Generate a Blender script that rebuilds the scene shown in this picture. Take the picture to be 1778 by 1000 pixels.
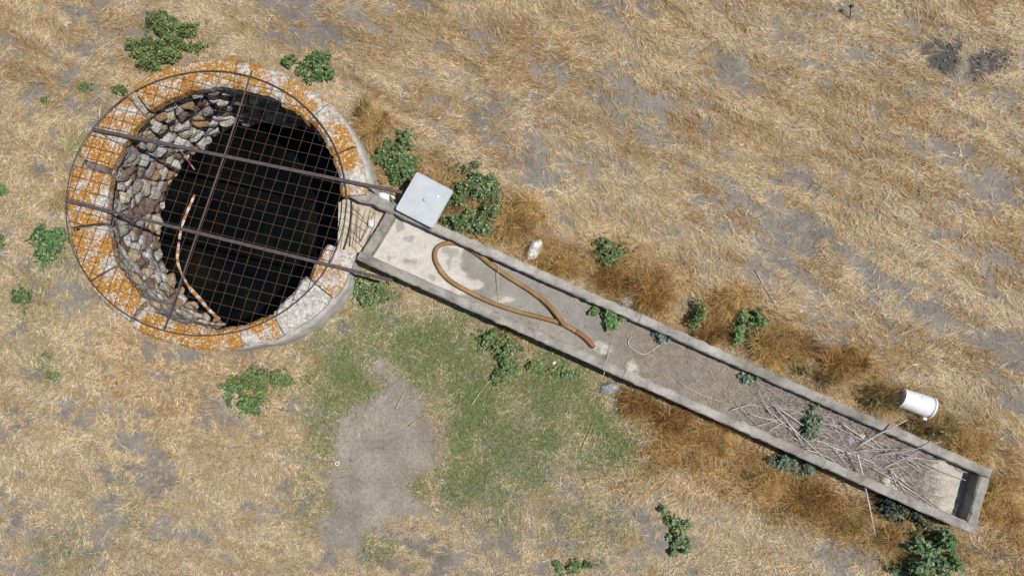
import bpy, math, random
import numpy as np
from mathutils import Vector, Matrix

for o in list(bpy.data.objects):
    bpy.data.objects.remove(o, do_unlink=True)
S = bpy.context.scene
COL = S.collection
random.seed(7)
RNG = np.random.default_rng(11)

# ------------------------------------------------------------------ camera
FPX, CX, CY, HC = 1224.0, 889.0, 500.0, 9.2
TILT = math.atan(90 / FPX)
cd = bpy.data.cameras.new('camera')
cd.sensor_width = 36
cd.lens = 36 * FPX / 1778
cd.clip_end = 2000
cam = bpy.data.objects.new('camera', cd)
cam.location = (0, 0, HC)
cam.rotation_euler = (TILT, 0, 0)
COL.objects.link(cam)
S.camera = cam

# ------------------------------------------------------------------ light
EL, AZ = math.radians(65), math.radians(-6)
w = bpy.data.worlds.new('World')
S.world = w
w.use_nodes = True
nt = w.node_tree
nt.nodes.clear()
sky = nt.nodes.new('ShaderNodeTexSky')
sky.sky_type = 'NISHITA'
sky.sun_disc = False
sky.sun_elevation = EL
sky.sun_rotation = math.pi / 2 - AZ
bg = nt.nodes.new('ShaderNodeBackground')
bg.inputs['Strength'].default_value = 0.06
wo = nt.nodes.new('ShaderNodeOutputWorld')
nt.links.new(sky.outputs[0], bg.inputs[0])
nt.links.new(bg.outputs[0], wo.inputs[0])
sd = bpy.data.lights.new('sun', 'SUN')
sd.energy = 4.9
sd.angle = math.radians(0.5)
sd.color = (1.0, 0.96, 0.9)
sun = bpy.data.objects.new('sun', sd)
sv = Vector((math.cos(EL) * math.cos(AZ), math.cos(EL) * math.sin(AZ), math.sin(EL)))
sun.rotation_euler = sv.to_track_quat('Z', 'Y').to_euler()
sun.location = (8, 0, 15)
COL.objects.link(sun)
S.view_settings.view_transform = 'Standard'
S.view_settings.look = 'None'
S.view_settings.exposure = 0.0
S.view_settings.gamma = 1.0
S.view_settings.use_curve_mapping = False
S.render.engine = 'CYCLES'

# ------------------------------------------------------------------ helpers
CT, ST = math.cos(TILT), math.sin(TILT)


def at(x, y, z=0.0):
    """photo pixel -> point on the level plane z"""
    xc, yc = (x - CX) / FPX, -(y - CY) / FPX
    dx, dy, dz = xc, yc * CT + ST, yc * ST - CT
    t = (z - HC) / dz
    return Vector((dx * t, dy * t, z))


def topx(X, Y, Z=0.0):
    """numpy: world -> photo pixel"""
    dz = Z - HC
    yc = Y * CT + dz * ST
    zc = -Y * ST + dz * CT
    return CX + FPX * X / -zc, CY - FPX * yc / -zc


def tag(o, label=None, cat=None, group=None, kind=None):
    if label: o['label'] = label
    if cat: o['category'] = cat
    if group: o['group'] = group
    if kind: o['kind'] = kind
    return o


def empty(name, loc=(0, 0, 0)):
    o = bpy.data.objects.new(name, None)
    o.location = loc
    o.empty_display_size = 0.1
    COL.objects.link(o)
    return o


def mk(name, verts, faces, mat, parent=None, smooth=False):
    """mesh object; verts are world coordinates (parents carry only a translation)"""
    me = bpy.data.meshes.new(name)
    off = Vector((0, 0, 0))
    if parent is not None:
        p = parent
        while p is not None:
            off = off + Vector(p.location)
            p = p.parent
        c = Vector((0, 0, 0))
    else:
        a = np.array([tuple(v) for v in verts])
        c = Vector((float((a[:, 0].min() + a[:, 0].max()) / 2), float((a[:, 1].min() + a[:, 1].max()) / 2), float(a[:, 2].min())))
        off = c
    me.from_pydata([tuple(Vector(v) - off) for v in verts], [], faces)
    if smooth:
        me.polygons.foreach_set('use_smooth', [True] * len(me.polygons))
    me.materials.append(mat)
    me.update()
    o = bpy.data.objects.new(name, me)
    o.location = c
    o.parent = parent
    COL.objects.link(o)
    return o


def bulk(name, V, F, mat, parent=None, colors=None, smooth=False):
    """numpy bulk mesh: V (n,3) world, F (m,k) ints, colors (n,3) per vertex"""
    me = bpy.data.meshes.new(name)
    V = np.asarray(V, np.float32)
    F = np.asarray(F, np.int32)
    if parent is not None:
        off = np.zeros(3, np.float32)
        p = parent
        while p is not None:
            off = off + np.array(p.location, np.float32)
            p = p.parent
        V = V - off
    m, k = F.shape
    me.vertices.add(len(V)); me.vertices.foreach_set('co', V.ravel())
    me.loops.add(m * k); me.loops.foreach_set('vertex_index', F.ravel())
    me.polygons.add(m)
    me.polygons.foreach_set('loop_start', np.arange(0, m * k, k, dtype=np.int32))
    me.polygons.foreach_set('loop_total', np.full(m, k, np.int32))
    if smooth:
        me.polygons.foreach_set('use_smooth', np.ones(m, bool))
    if colors is not None:
        ca = me.color_attributes.new('Col', 'FLOAT_COLOR', 'POINT')
        c4 = np.ones((len(V), 4), np.float32); c4[:, :3] = colors
        ca.data.foreach_set('color', c4.ravel())
    me.materials.append(mat)
    me.update(calc_edges=True)
    o = bpy.data.objects.new(name, me)
    o.parent = parent
    COL.objects.link(o)
    return o


def tube_vf(pts, r, sides=6, caps=True, flat=1.0, base=0):
    pts = [Vector(p) for p in pts]
    n = len(pts)
    rr = r if isinstance(r, (list, tuple)) else [r] * n
    vs, fs = [], []
    t0 = (pts[1] - pts[0]).normalized()
    up = Vector((0, 0, 1)) if abs(t0.z) < 0.9 else Vector((1, 0, 0))
    u = t0.cross(up).normalized()
    for i, p in enumerate(pts):
        t = (pts[min(i + 1, n - 1)] - pts[max(i - 1, 0)]).normalized()
        u = (u - t * u.dot(t)).normalized()
        v = t.cross(u)
        for k in range(sides):
            a = 2 * math.pi * k / sides
            vs.append(p + u * (math.cos(a) * rr[i]) + v * (math.sin(a) * rr[i] * flat))
    for i in range(n - 1):
        for k in range(sides):
            a, b = base + i * sides + k, base + i * sides + (k + 1) % sides
            fs.append((a, b, b + sides, a + sides))
    if caps:
        fs.append(tuple(base + k for k in reversed(range(sides))))
        fs.append(tuple(base + (n - 1) * sides + k for k in range(sides)))
    return vs, fs


def tube(name, pts, r, mat, parent=None, sides=6, flat=1.0, smooth=True):
    v, f = tube_vf(pts, r, sides, True, flat)
    return mk(name, v, f, mat, parent, smooth)


def catmull(pts, n=6):
    pts = [Vector(p) for p in pts]
    P = [pts[0] * 2 - pts[1]] + pts + [pts[-1] * 2 - pts[-2]]
    out = []
    for i in range(1, len(P) - 2):
        for k in range(n):
            t = k / n
            a, b, c, d = P[i - 1], P[i], P[i + 1], P[i + 2]
            out.append(0.5 * ((2 * b) + (c - a) * t + (2 * a - 5 * b + 4 * c - d) * t * t + (3 * b - a - 3 * c + d) * t ** 3))
    out.append(pts[-1])
    return out


# ---- numpy value noise
def _hash(ix, iy, s):
    h = (ix.astype(np.int64) * 374761393 + iy.astype(np.int64) * 668265263 + s * 974634777) & 0x7fffffff
    h = ((h ^ (h >> 13)) * 1274126177) & 0x7fffffff
    return ((h ^ (h >> 16)) & 0xffff) / 65535.0


def vnoise(x, y, s=0):
    x = np.asarray(x, float); y = np.asarray(y, float)
    ix, iy = np.floor(x), np.floor(y)
    fx, fy = x - ix, y - iy
    fx, fy = fx * fx * (3 - 2 * fx), fy * fy * (3 - 2 * fy)
    a, b = _hash(ix, iy, s), _hash(ix + 1, iy, s)
    c, d = _hash(ix, iy + 1, s), _hash(ix + 1, iy + 1, s)
    return (a * (1 - fx) + b * fx) * (1 - fy) + (c * (1 - fx) + d * fx) * fy


def fbm(x, y, s=0, o=4):
    t, a, n = 0, 0.5, 0
    for k in range(o):
        t = t + a * vnoise(x * 2 ** k, y * 2 ** k, s + k * 17); n += a; a *= 0.5
    return t / n


def sstep(a, b, x):
    t = np.clip((x - a) / (b - a), 0, 1)
    return t * t * (3 - 2 * t)


def polydist(px, py, poly):
    """signed pixel distance, positive inside"""
    P = np.array(poly, float)
    d = np.full(np.shape(px), 1e9)
    inside = np.zeros(np.shape(px), bool)
    n = len(P)
    for i in range(n):
        ax, ay = P[i]; bx, by = P[(i + 1) % n]
        ex, ey = bx - ax, by - ay
        t = np.clip(((px - ax) * ex + (py - ay) * ey) / (ex * ex + ey * ey), 0, 1)
        d = np.minimum(d, np.hypot(px - ax - t * ex, py - ay - t * ey))
        c = ((ay > py) != (by > py))
        with np.errstate(divide='ignore', invalid='ignore'):
            xi = (bx - ax) * (py - ay) / (by - ay if by != ay else 1e-9) + ax
        inside ^= c & (px < xi)
    return np.where(inside, d, -d)


def segdist(px, py, pts):
    d = np.full(np.shape(px), 1e9)
    for (ax, ay), (bx, by) in zip(pts[:-1], pts[1:]):
        ex, ey = bx - ax, by - ay
        t = np.clip(((px - ax) * ex + (py - ay) * ey) / (ex * ex + ey * ey), 0, 1)
        d = np.minimum(d, np.hypot(px - ax - t * ex, py - ay - t * ey))
    return d


# ------------------------------------------------------------------ materials
def newmat(name):
    m = bpy.data.materials.new(name)
    m.use_nodes = True
    n = m.node_tree
    return m, n, n.nodes['Principled BSDF']


def N(n, t, **kw):
    x = n.nodes.new(t)
    for k, v in kw.items():
        setattr(x, k, v)
    return x


def noise(n, scale, detail=6, rough=0.6, coord='Object', dist=0.0):
    tc = N(n, 'ShaderNodeTexCoord')
    t = N(n, 'ShaderNodeTexNoise')
    t.inputs['Scale'].default_value = scale
    t.inputs['Detail'].default_value = detail
    t.inputs['Roughness'].default_value = rough
    t.inputs['Distortion'].default_value = dist
    if coord == 'World':
        g = N(n, 'ShaderNodeNewGeometry')
        n.links.new(g.outputs['Position'], t.inputs['Vector'])
    else:
        n.links.new(tc.outputs[coord], t.inputs['Vector'])
    return t.outputs['Fac']


def ramp(n, fac, stops, interp='LINEAR'):
    r = N(n, 'ShaderNodeValToRGB')
    r.color_ramp.interpolation = interp
    e = r.color_ramp.elements
    while len(e) > 1: e.remove(e[-1])
    e[0].position = stops[0][0]; e[0].color = (*stops[0][1], 1)
    for p, c in stops[1:]:
        k = e.new(p); k.color = (*c, 1)
    n.links.new(fac, r.inputs[0])
    return r.outputs[0]


def mix(n, fac, a, b, mode='MIX'):
    m = N(n, 'ShaderNodeMix', data_type='RGBA', blend_type=mode)
    for k, v in ((0, fac), (6, a), (7, b)):
        if isinstance(v, (int, float)): m.inputs[k].default_value = v
        elif isinstance(v, tuple): m.inputs[k].default_value = (*v, 1)
        else: n.links.new(v, m.inputs[k])
    return m.outputs[2]


def bump(n, h, strength, dist, bs):
    b = N(n, 'ShaderNodeBump')
    b.inputs['Strength'].default_value = strength
    b.inputs['Distance'].default_value = dist
    n.links.new(h, b.inputs['Height'])
    n.links.new(b.outputs[0], bs.inputs['Normal'])


def g3(v): return (v, v, v)


def noisy(name, stops, scale=8, rough=0.9, bs=0.5, bd=0.01, bscale=None, detail=8, coord='World', spec=0.3):
    m, n, p = newmat(name)
    f = noise(n, scale, detail, 0.65, coord)
    n.links.new(ramp(n, f, stops), p.inputs['Base Color'])
    p.inputs['Roughness'].default_value = rough
    p.inputs['Specular IOR Level'].default_value = spec
    if bs: bump(n, noise(n, bscale or scale * 3, 8, 0.7, coord), bs, bd, p)
    return m


def attr_mat(name, rough=0.8, trans=0.0, var=0.0, vscale=30, bs=0, bd=0.01, bscale=60, spec=0.2):
    m, n, p = newmat(name)
    a = N(n, 'ShaderNodeAttribute', attribute_name='Col')
    c = a.outputs['Color']
    if var:
        f = noise(n, vscale, 8, 0.7, 'World')
        c = mix(n, 1.0, c, ramp(n, f, [(0.3, g3(1 - var)), (0.7, g3(1 + var))]), 'MULTIPLY')
    n.links.new(c, p.inputs['Base Color'])
    p.inputs['Roughness'].default_value = rough
    p.inputs['Specular IOR Level'].default_value = spec
    if bs: bump(n, noise(n, bscale, 8, 0.75, 'World'), bs, bd, p)
    if trans:
        t = N(n, 'ShaderNodeBsdfTranslucent')
        n.links.new(c, t.inputs['Color'])
        mx = N(n, 'ShaderNodeMixShader'); mx.inputs[0].default_value = trans
        out = n.nodes['Material Output']
        n.links.new(p.outputs[0], mx.inputs[1]); n.links.new(t.outputs[0], mx.inputs[2])
        n.links.new(mx.outputs[0], out.inputs['Surface'])
    return m


M = {}
M['ground'] = attr_mat('ground_soil', 0.95, 0, 0.28, 22, 0.9, 0.02, 45, 0.1)
M['blade'] = attr_mat('straw_blades', 0.6, 0.15, 0, spec=0.25)
M['leaf'] = attr_mat('leaves', 0.5, 0.25, 0, spec=0.35)
M['trough_floor'] = attr_mat('trough_floor_render', 0.9, 0, 0.16, 26, 0.4, 0.006, 90, 0.2)


def lichen_mat(name, orange, seed):
    m, n, p = newmat(name)
    g = N(n, 'ShaderNodeNewGeometry')
    mp = N(n, 'ShaderNodeMapping'); mp.inputs['Location'].default_value = (seed, seed * .7, 0)
    n.links.new(g.outputs['Position'], mp.inputs['Vector'])

    def nz(sc, de, ro, di=0):
        t = N(n, 'ShaderNodeTexNoise')
        t.inputs['Scale'].default_value = sc; t.inputs['Detail'].default_value = de
        t.inputs['Roughness'].default_value = ro; t.inputs['Distortion'].default_value = di
        n.links.new(mp.outputs[0], t.inputs['Vector'])
        return t.outputs['Fac']
    stone = ramp(n, nz(9, 8, 0.7), [(0.3, (0.17, 0.165, 0.16)), (0.48, (0.33, 0.315, 0.29)), (0.62, (0.50, 0.48, 0.44)), (0.75, (0.62, 0.60, 0.57))])
    white = ramp(n, nz(26, 6, 0.7), [(0.52, g3(0)), (0.6, g3(1))])
    c = mix(n, white, stone, (0.62, 0.60, 0.58))
    oc = ramp(n, nz(40, 5, 0.7), [(0.3, (0.20, 0.085, 0.014)), (0.5, (0.36, 0.165, 0.024)), (0.7, (0.47, 0.26, 0.07))])
    ad = N(n, 'ShaderNodeMath', operation='MULTIPLY_ADD')
    ad.inputs[1].default_value = .45
    m2 = N(n, 'ShaderNodeMath', operation='MULTIPLY'); m2.inputs[1].default_value = .55
    n.links.new(nz(3.2, 3, 0.5, 0.3), ad.inputs[0]); n.links.new(nz(20, 9, 0.75, 0.8), m2.inputs[0]); n.links.new(m2.outputs[0], ad.inputs[2])
    of = ramp(n, ad.outputs[0], [(orange, g3(0)), (orange + 0.02, g3(1))])
    # round crusts of pale lichen
    vo = N(n, 'ShaderNodeTexVoronoi'); vo.inputs['Scale'].default_value = 13
    n.links.new(mp.outputs[0], vo.inputs['Vector'])
    cr = ramp(n, vo.outputs['Distance'], [(.20, g3(1)), (.30, g3(0))])
    c = mix(n, cr, c, (0.56, 0.54, 0.50))
    c = mix(n, of, c, oc)
    sp = ramp(n, nz(34, 4, 0.6), [(0.56, g3(0)), (0.61, g3(1))])
    c = mix(n, sp, c, (0.52, 0.49, 0.45))
    dk = ramp(n, nz(48, 3, 0.5), [(0.66, g3(0)), (0.72, g3(0.8))])
    c = mix(n, dk, c, (0.09, 0.085, 0.08))
    n.links.new(c, p.inputs['Base Color'])
    p.inputs['Roughness'].default_value = 0.95
    p.inputs['Specular IOR Level'].default_value = 0.15
    bump(n, nz(30, 10, 0.75), 0.8, 0.015, p)
    return m


M['lichen'] = lichen_mat('lichen_covered_stone', 0.475, 3.1)
M['lichen_heavy'] = lichen_mat('heavily_lichened_stone', 0.455, 8.7)
M['lichen_sparse'] = lichen_mat('sparsely_lichened_stone', 0.515, 12.9)
M['pale_stone'] = lichen_mat('pale_weathered_stone', 0.60, 5.3)
def stained_concrete():
    m, n, p = newmat('trough_concrete')
    c = ramp(n, noise(n, 5, 10, .68, 'World'), [(0.28, (0.15, 0.142, 0.13)), (0.42, (0.25, 0.24, 0.222)), (0.56, (0.335, 0.32, 0.297)), (0.75, (0.44, 0.42, 0.385))])
    c = mix(n, 1.0, c, ramp(n, noise(n, 1.3, 5, .6, 'World'), [(.3, (.62, .58, .52)), (.5, (1, .98, .95)), (.7, (1.2, 1.18, 1.15))]), 'MULTIPLY')
    c = mix(n, ramp(n, noise(n, 34, 5, .6, 'World'), [(.60, g3(0)), (.68, g3(.75))]), c, (.08, .072, .062))
    c = mix(n, ramp(n, noise(n, 19, 6, .7, 'World'), [(.60, g3(0)), (.66, g3(.6))]), c, (.44, .425, .39))
    c = mix(n, ramp(n, noise(n, 6.3, 6, .7, 'World', .8), [(.62, g3(0)), (.70, g3(.5))]), c, (.26, .19, .11))
    n.links.new(c, p.inputs['Base Color'])
    p.inputs['Roughness'].default_value = .93
    p.inputs['Specular IOR Level'].default_value = .2
    bump(n, noise(n, 45, 10, .75, 'World'), .8, .012, p)
    return m


M['plinth'] = noisy('weathered_plinth_concrete', [(0.3, (0.2, 0.19, 0.175)), (0.5, (0.34, 0.32, 0.29)), (0.7, (0.46, 0.43, 0.38))], 7, bs=0.7, bscale=30)
M['concrete'] = stained_concrete()
M['mortar'] = noisy('wall_mortar', [(0.3, (0.22, 0.205, 0.185)), (0.5, (0.36, 0.34, 0.31)), (0.7, (0.47, 0.45, 0.41))], 9, bs=1.0, bd=0.03, bscale=14)
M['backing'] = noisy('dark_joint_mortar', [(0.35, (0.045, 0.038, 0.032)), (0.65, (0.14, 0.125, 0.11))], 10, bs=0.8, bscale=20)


def rubble_mat():
    m, n, p = newmat('rubble_stone')
    oi = N(n, 'ShaderNodeObjectInfo')
    base = ramp(n, oi.outputs['Random'], [(0.0, (0.38, 0.37, 0.35)), (0.20, (0.29, 0.28, 0.265)), (0.36, (0.38, 0.335, 0.265)),
                                          (0.48, (0.22, 0.20, 0.185)), (0.60, (0.15, 0.10, 0.08)), (0.73, (0.25, 0.16, 0.085)), (0.83, (0.33, 0.25, 0.155)), (0.93, (0.44, 0.43, 0.41))], 'CONSTANT')
    f = noise(n, 14, 8, 0.7, 'World')
    c = mix(n, 1.0, base, ramp(n, f, [(0.25, g3(0.55)), (0.5, g3(0.95)), (0.75, g3(1.3))]), 'MULTIPLY')
    n.links.new(c, p.inputs['Base Color'])
    p.inputs['Roughness'].default_value = 0.9
    bump(n, noise(n, 45, 8, 0.7, 'World'), 0.6, 0.012, p)
    return m


M['rubble'] = rubble_mat()
M['steel'] = noisy('rusted_steel', [(0.3, (0.045, 0.033, 0.034)), (0.5, (0.075, 0.058, 0.06)), (0.7, (0.12, 0.085, 0.08))], 25, 0.65, 0.4, 0.003, 80)
M['wire'] = noisy('rusty_wire', [(0.3, (0.07, 0.045, 0.035)), (0.7, (0.14, 0.09, 0.07))], 30, 0.75, 0)
M['hose'] = noisy('brown_rubber_hose', [(0.3, (0.19, 0.105, 0.038)), (0.5, (0.255, 0.15, 0.06)), (0.7, (0.33, 0.21, 0.10))], 6, 0.6, 0.3, 0.004, 70)
M['hose_end'] = noisy('rust_red_hose_end', [(0.3, (0.20, 0.075, 0.03)), (0.7, (0.30, 0.125, 0.05))], 12, 0.6, 0.2, 0.003, 70)
M['lid'] = noisy('grey_fibre_lid', [(0.3, (0.36, 0.39, 0.42)), (0.5, (0.43, 0.46, 0.49)), (0.7, (0.48, 0.51, 0.535))], 3, 0.55, 0.15, 0.003, 90)
M['body_grey'] = noisy('dark_grey_box', [(0.3, (0.12, 0.12, 0.12)), (0.7, (0.2, 0.2, 0.2))], 12, 0.7, 0.2)
M['white'] = noisy('white_plastic', [(0.28, (0.50, 0.47, 0.42)), (0.42, (0.70, 0.71, 0.73)), (0.6, (0.80, 0.81, 0.83))], 7, 0.35, 0.05, 0.002, 30, spec=0.5)
M['white_stone'] = noisy('white_rock', [(0.3, (0.36, 0.34, 0.32)), (0.5, (0.58, 0.57, 0.555)), (0.7, (0.72, 0.715, 0.70))], 14, 0.95, 0.8, 0.012, 30)
M['grey_rock'] = noisy('blue_grey_rock', [(0.3, (0.15, 0.16, 0.18)), (0.5, (0.27, 0.285, 0.30)), (0.7, (0.42, 0.43, 0.44))], 16, 0.95, 0.8, 0.012, 30)
M['tan_rock'] = noisy('tan_stone', [(0.3, (0.34, 0.29, 0.21)), (0.5, (0.47, 0.41, 0.31)), (0.7, (0.56, 0.50, 0.39))], 12, 0.95, 0.7, 0.01, 30)
M['twig'] = noisy('grey_dead_wood', [(0.3, (0.30, 0.26, 0.25)), (0.5, (0.46, 0.42, 0.41)), (0.7, (0.60, 0.56, 0.55))], 9, 0.85, 0.3, 0.003, 60)
M['stem'] = noisy('plant_stem', [(0.3, (0.09, 0.11, 0.04)), (0.7, (0.17, 0.17, 0.07))], 20, 0.8, 0)
M['flower'] = noisy('pale_yellow_pods', [(0.3, (0.42, 0.43, 0.16)), (0.7, (0.62, 0.60, 0.30))], 40, 0.7, 0)
M['tape_white'] = noisy('white_tape', [(0.3, (0.30, 0.31, 0.32)), (0.7, (0.56, 0.57, 0.58))], 14, 0.5, 0)
M['tape_orange'] = noisy('orange_tape', [(0.3, (0.30, 0.10, 0.025)), (0.7, (0.50, 0.20, 0.05))], 14, 0.5, 0)
M['tape_red'] = noisy('red_tape', [(0.3, (0.42, 0.06, 0.05)), (0.7, (0.5, 0.09, 0.07))], 30, 0.5, 0)
M['black'] = noisy('blackened_thistle', [(0.3, g3(0.012)), (0.7, g3(0.035))], 30, 0.9, 0)
M['cable'] = noisy('cream_cable', [(0.3, (0.50, 0.43, 0.34)), (0.7, (0.62, 0.55, 0.45))], 20, 0.6, 0)
M['straw_stalk'] = noisy('straw_stalk', [(0.3, (0.45, 0.32, 0.14)), (0.7, (0.60, 0.46, 0.25))], 20, 0.7, 0)
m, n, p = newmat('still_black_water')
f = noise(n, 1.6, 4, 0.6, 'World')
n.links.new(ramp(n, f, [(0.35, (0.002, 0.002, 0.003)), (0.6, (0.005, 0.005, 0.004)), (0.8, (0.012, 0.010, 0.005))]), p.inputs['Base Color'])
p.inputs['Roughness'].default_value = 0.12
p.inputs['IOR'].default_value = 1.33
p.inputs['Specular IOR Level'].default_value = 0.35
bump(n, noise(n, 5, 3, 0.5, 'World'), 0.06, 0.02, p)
M['water'] = m

# ------------------------------------------------------------------ key places
ZR = 0.56                                   # top of the well's rim
WC = at(380, 355, ZR); WX, WY = WC.x, WC.y  # well axis
ZT, ZF = 0.44, 0.25                         # trough: top of its walls, floor
ZW = -1.12                                  # water level
TA, TB, TC, TD = [at(*q, ZT) for q in ((619, 451), (1692, 929), (1724, 815), (680, 353))]


def in_poly(X, Y, poly):
    return polydist(X, Y, [(p[0], p[1]) for p in poly])


def gh(x, y):
    h = 0.05 * (fbm(np.asarray(x) * .8 + 40, np.asarray(y) * .8 + 40, 3, 3) - .5)
    h = h + 0.10 * (fbm((np.asarray(x) * .92 - np.asarray(y) * .39) * .9, (np.asarray(x) * .39 + np.asarray(y) * .92) * 4, 9, 3) - .5) * sstep(-1, 1.5, np.asarray(x) * .42 + np.asarray(y) * .9)
    return h


def ghs(x, y): return float(gh(np.array([x]), np.array([y]))[0])


# ---- ground cover fields, sampled on a grid of ground positions
GX0, GX1, GY0, GY1, GS = -13.0, 13.0, -9.0, 11.0, 0.03
gx = np.arange(GX0, GX1, GS); gy = np.arange(GY0, GY1, GS)
XX, YY = np.meshgrid(gx, gy)
PX, PY = topx(XX, YY, 0.0)
wob = (fbm(XX * 2.2, YY * 2.2, 21, 4) - .5)
wob2 = (fbm(XX * 6, YY * 6, 25, 4) - .5)
U0 = XX * .915 - YY * .40; V0 = XX * .40 + YY * .915
DIRT = [(640, 640), (662, 630), (690, 660), (735, 705), (760, 755), (768, 800), (725, 822), (715, 860), (735, 880), (690, 905), (672, 890), (640, 915), (630, 965), (556, 962), (552, 905), (575, 850), (588, 790), (582, 745), (612, 712), (655, 695), (668, 668)]
d_dirt = sstep(-12, 12, polydist(PX, PY, DIRT) + wob * 34 + wob2 * 26)
GREEN = [(545, 600), (600, 545), (650, 520), (720, 545), (800, 570), (900, 620), (1000, 640), (1070, 700), (1095, 780), (1040, 810), (960, 800), (900, 850), (820, 880), (775, 850), (775, 780), (735, 690), (690, 640), (655, 625), (668, 690), (600, 730), (560, 790), (530, 830), (505, 800), (555, 720), (520, 660)]
green = sstep(-48, 52, polydist(PX, PY, GREEN) + wob * 120 + wob2 * 60)
for (x, y, r, a) in ((650, 945, 42, .9), (720, 850, 36, .7), (540, 880, 60, .5), (850, 900, 70, .5), (600, 870, 40, .3), (1000, 900, 80, .35), (960, 650, 60, .9), (870, 615, 55, .8), (700, 600, 60, .8), (640, 690, 45, .7), (130, 250, 40, .4), (60, 520, 80, .3), (100, 470, 60, .45), (80, 640, 50, .3), (150, 150, 25, .5), (640, 520, 60, .6), (120, 950, 90, .25), (1060, 920, 60, .4), (230, 900, 60, .25)):
    green = np.maximum(green, a * sstep(1.1, .2, np.hypot(PX - x, PY - y) / r + wob * 1.0))
green *= np.clip(.22 + 1.7 * (fbm(XX * 2.2, YY * 2.2, 61, 4) - .12), 0, 1)
green *= 1 - .92 * d_dirt
# bare grey soil showing through
pat = fbm(XX * 1.4 + 9, YY * 1.4, 33, 2) * .24 + fbm(U0 * 3.2, V0 * 6.5, 37, 3) * .38 + fbm(U0 * 10, V0 * 16, 39, 3) * .38
reg = .40 * sstep(520, 760, PY + wob * 120) * sstep(900, 560, PX - .35 * (PY - 700))
reg = np.maximum(reg, .42 * sstep(850, 940, PY + wob * 60) * sstep(1300, 1100, PX))
for pts, wd, a in (([(830, 70), (930, 130), (1060, 175)], 45, .75), ([(930, 250), (1060, 290), (1180, 330), (1290, 360)], 55, .62), ([(1230, 330), (1380, 400), (1480, 450), (1570, 510), (1680, 570), (1800, 640)], 48, .95),
                   ([(1600, 250), (1700, 300), (1800, 360)], 60, .7), ([(1560, 60), (1660, 110), (1740, 180), (1790, 250)], 80, .55), ([(470, 0), (550, 25)], 30, .9), ([(480, 60), (620, 110), (640, 160)], 60, .55), ([(1330, 450), (1400, 520), (1460, 600), (1520, 640)], 55, .6),
                   ([(1300, 70), (1420, 110), (1500, 90)], 60, .5), ([(0, 60), (60, 150), (20, 260)], 60, .5), ([(1400, 950), (1540, 990)], 55, .7), ([(840, 960), (1080, 900), (1200, 970)], 70, .6), ([(1340, 900), (1420, 950)], 40, .5), ([(1240, 870), (1330, 900)], 40, .5), ([(800, 440), (960, 470)], 20, .3), ([(30, 700), (60, 900), (120, 960)], 60, .5)):
    reg = np.maximum(reg, a * sstep(1.2, .1, segdist(PX, PY, pts) / wd + wob * .9))
reg = np.maximum(reg, .34)
thr = .632 - .225 * reg
soil = sstep(thr - .03, thr + .05, pat)
soil = np.maximum(soil, d_dirt)
char = sstep(1.15, .35, np.minimum(np.hypot((PX - 1648) / 46, (PY - 90) / 32), np.hypot((PX - 1702) / 56, (PY - 118) / 36)) + wob * 1.4 + wob2 * 2.2)
soil = np.maximum(soil, .95 * char)
soil *= 1 - .6 * green * (1 - d_dirt)
# longer rust-coloured growth beside the trough
north = [(700, 250), (860, 330), (960, 420), (1130, 455), (1250, 500), (1400, 570), (1540, 640), (1640, 720), (1778, 790), (1778, 1000), (1690, 960), (1722, 815), (690, 350), (650, 330), (600, 180), (640, 170)]
south = [(1075, 672), (1200, 735), (1400, 820), (1560, 890), (1700, 940), (1720, 1000), (1500, 960), (1330, 900), (1200, 860), (1110, 800), (1080, 740)]
orange = np.maximum(sstep(-30, 40, polydist(PX, PY, north) + wob * 90), sstep(-25, 35, polydist(PX, PY, south) + wob * 80))
orange = np.maximum(orange, .5 * sstep(1.0, .3, np.hypot((PX - 1150) / 180, (PY - 830) / 60) + wob))
for (x, y, r, a) in ((270, 640, 160, .45), (130, 330, 60, .4), (430, 640, 120, .35), (900, 560, 60, .6)):
    orange = np.maximum(orange, a * sstep(1.2, .2, np.hypot(PX - x, PY - y) / r + wob))
orange *= 1 - .7 * d_dirt
# brown / pale swaths of the field, running alongside the trough
U = XX * .915 - YY * .40; Vv = XX * .40 + YY * .915
swath = fbm(U * .5 + 3, Vv * 2.8, 71, 4) * .5 + fbm(U * 1.8, Vv * 8, 75, 3) * .5
field_side = sstep(-.6, 1.2, Vv + .2)
brown = sstep(.45, .58, swath) * (.3 + .7 * field_side)
fine = fbm(XX * 4, YY * 4, 81, 2) * .4 + fbm(XX * 11, YY * 11, 85, 3) * .6


def samp(F, x, y):
    i = np.clip(((y - GY0) / GS).astype(int), 0, F.shape[0] - 1)
    j = np.clip(((x - GX0) / GS).astype(int), 0, F.shape[1] - 1)
    return F[i, j]


# ------------------------------------------------------------------ ground sheet
def axis(a, b, step, far):
    mid = list(np.arange(a, b + 1e-6, step))
    lo, hi, s = [a], [b], step
    while hi[-1] < far:
        s *= 1.6; hi.append(hi[-1] + s); lo.append(lo[-1] - s)
    return np.array(sorted(lo[1:]) + mid + hi[1:])


ax_, ay_ = axis(-9, 9, .05, 400), axis(-6, 8, .05, 400)
AX, AY = np.meshgrid(ax_, ay_)
nx, ny = len(ax_), len(ay_)
AZg = gh(AX, AY)
gv = np.stack([AX.ravel(), AY.ravel(), AZg.ravel()], 1)
idx = np.arange(nx * ny).reshape(ny, nx)
gf = np.stack([idx[:-1, :-1].ravel(), idx[:-1, 1:].ravel(), idx[1:, 1:].ravel(), idx[1:, :-1].ravel()], 1)
fc = gv[gf].mean(1)
gf = gf[np.hypot(fc[:, 0] - WX, fc[:, 1] - WY) > 1.70]


def c3(*c): return np.array(c, float)


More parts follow.
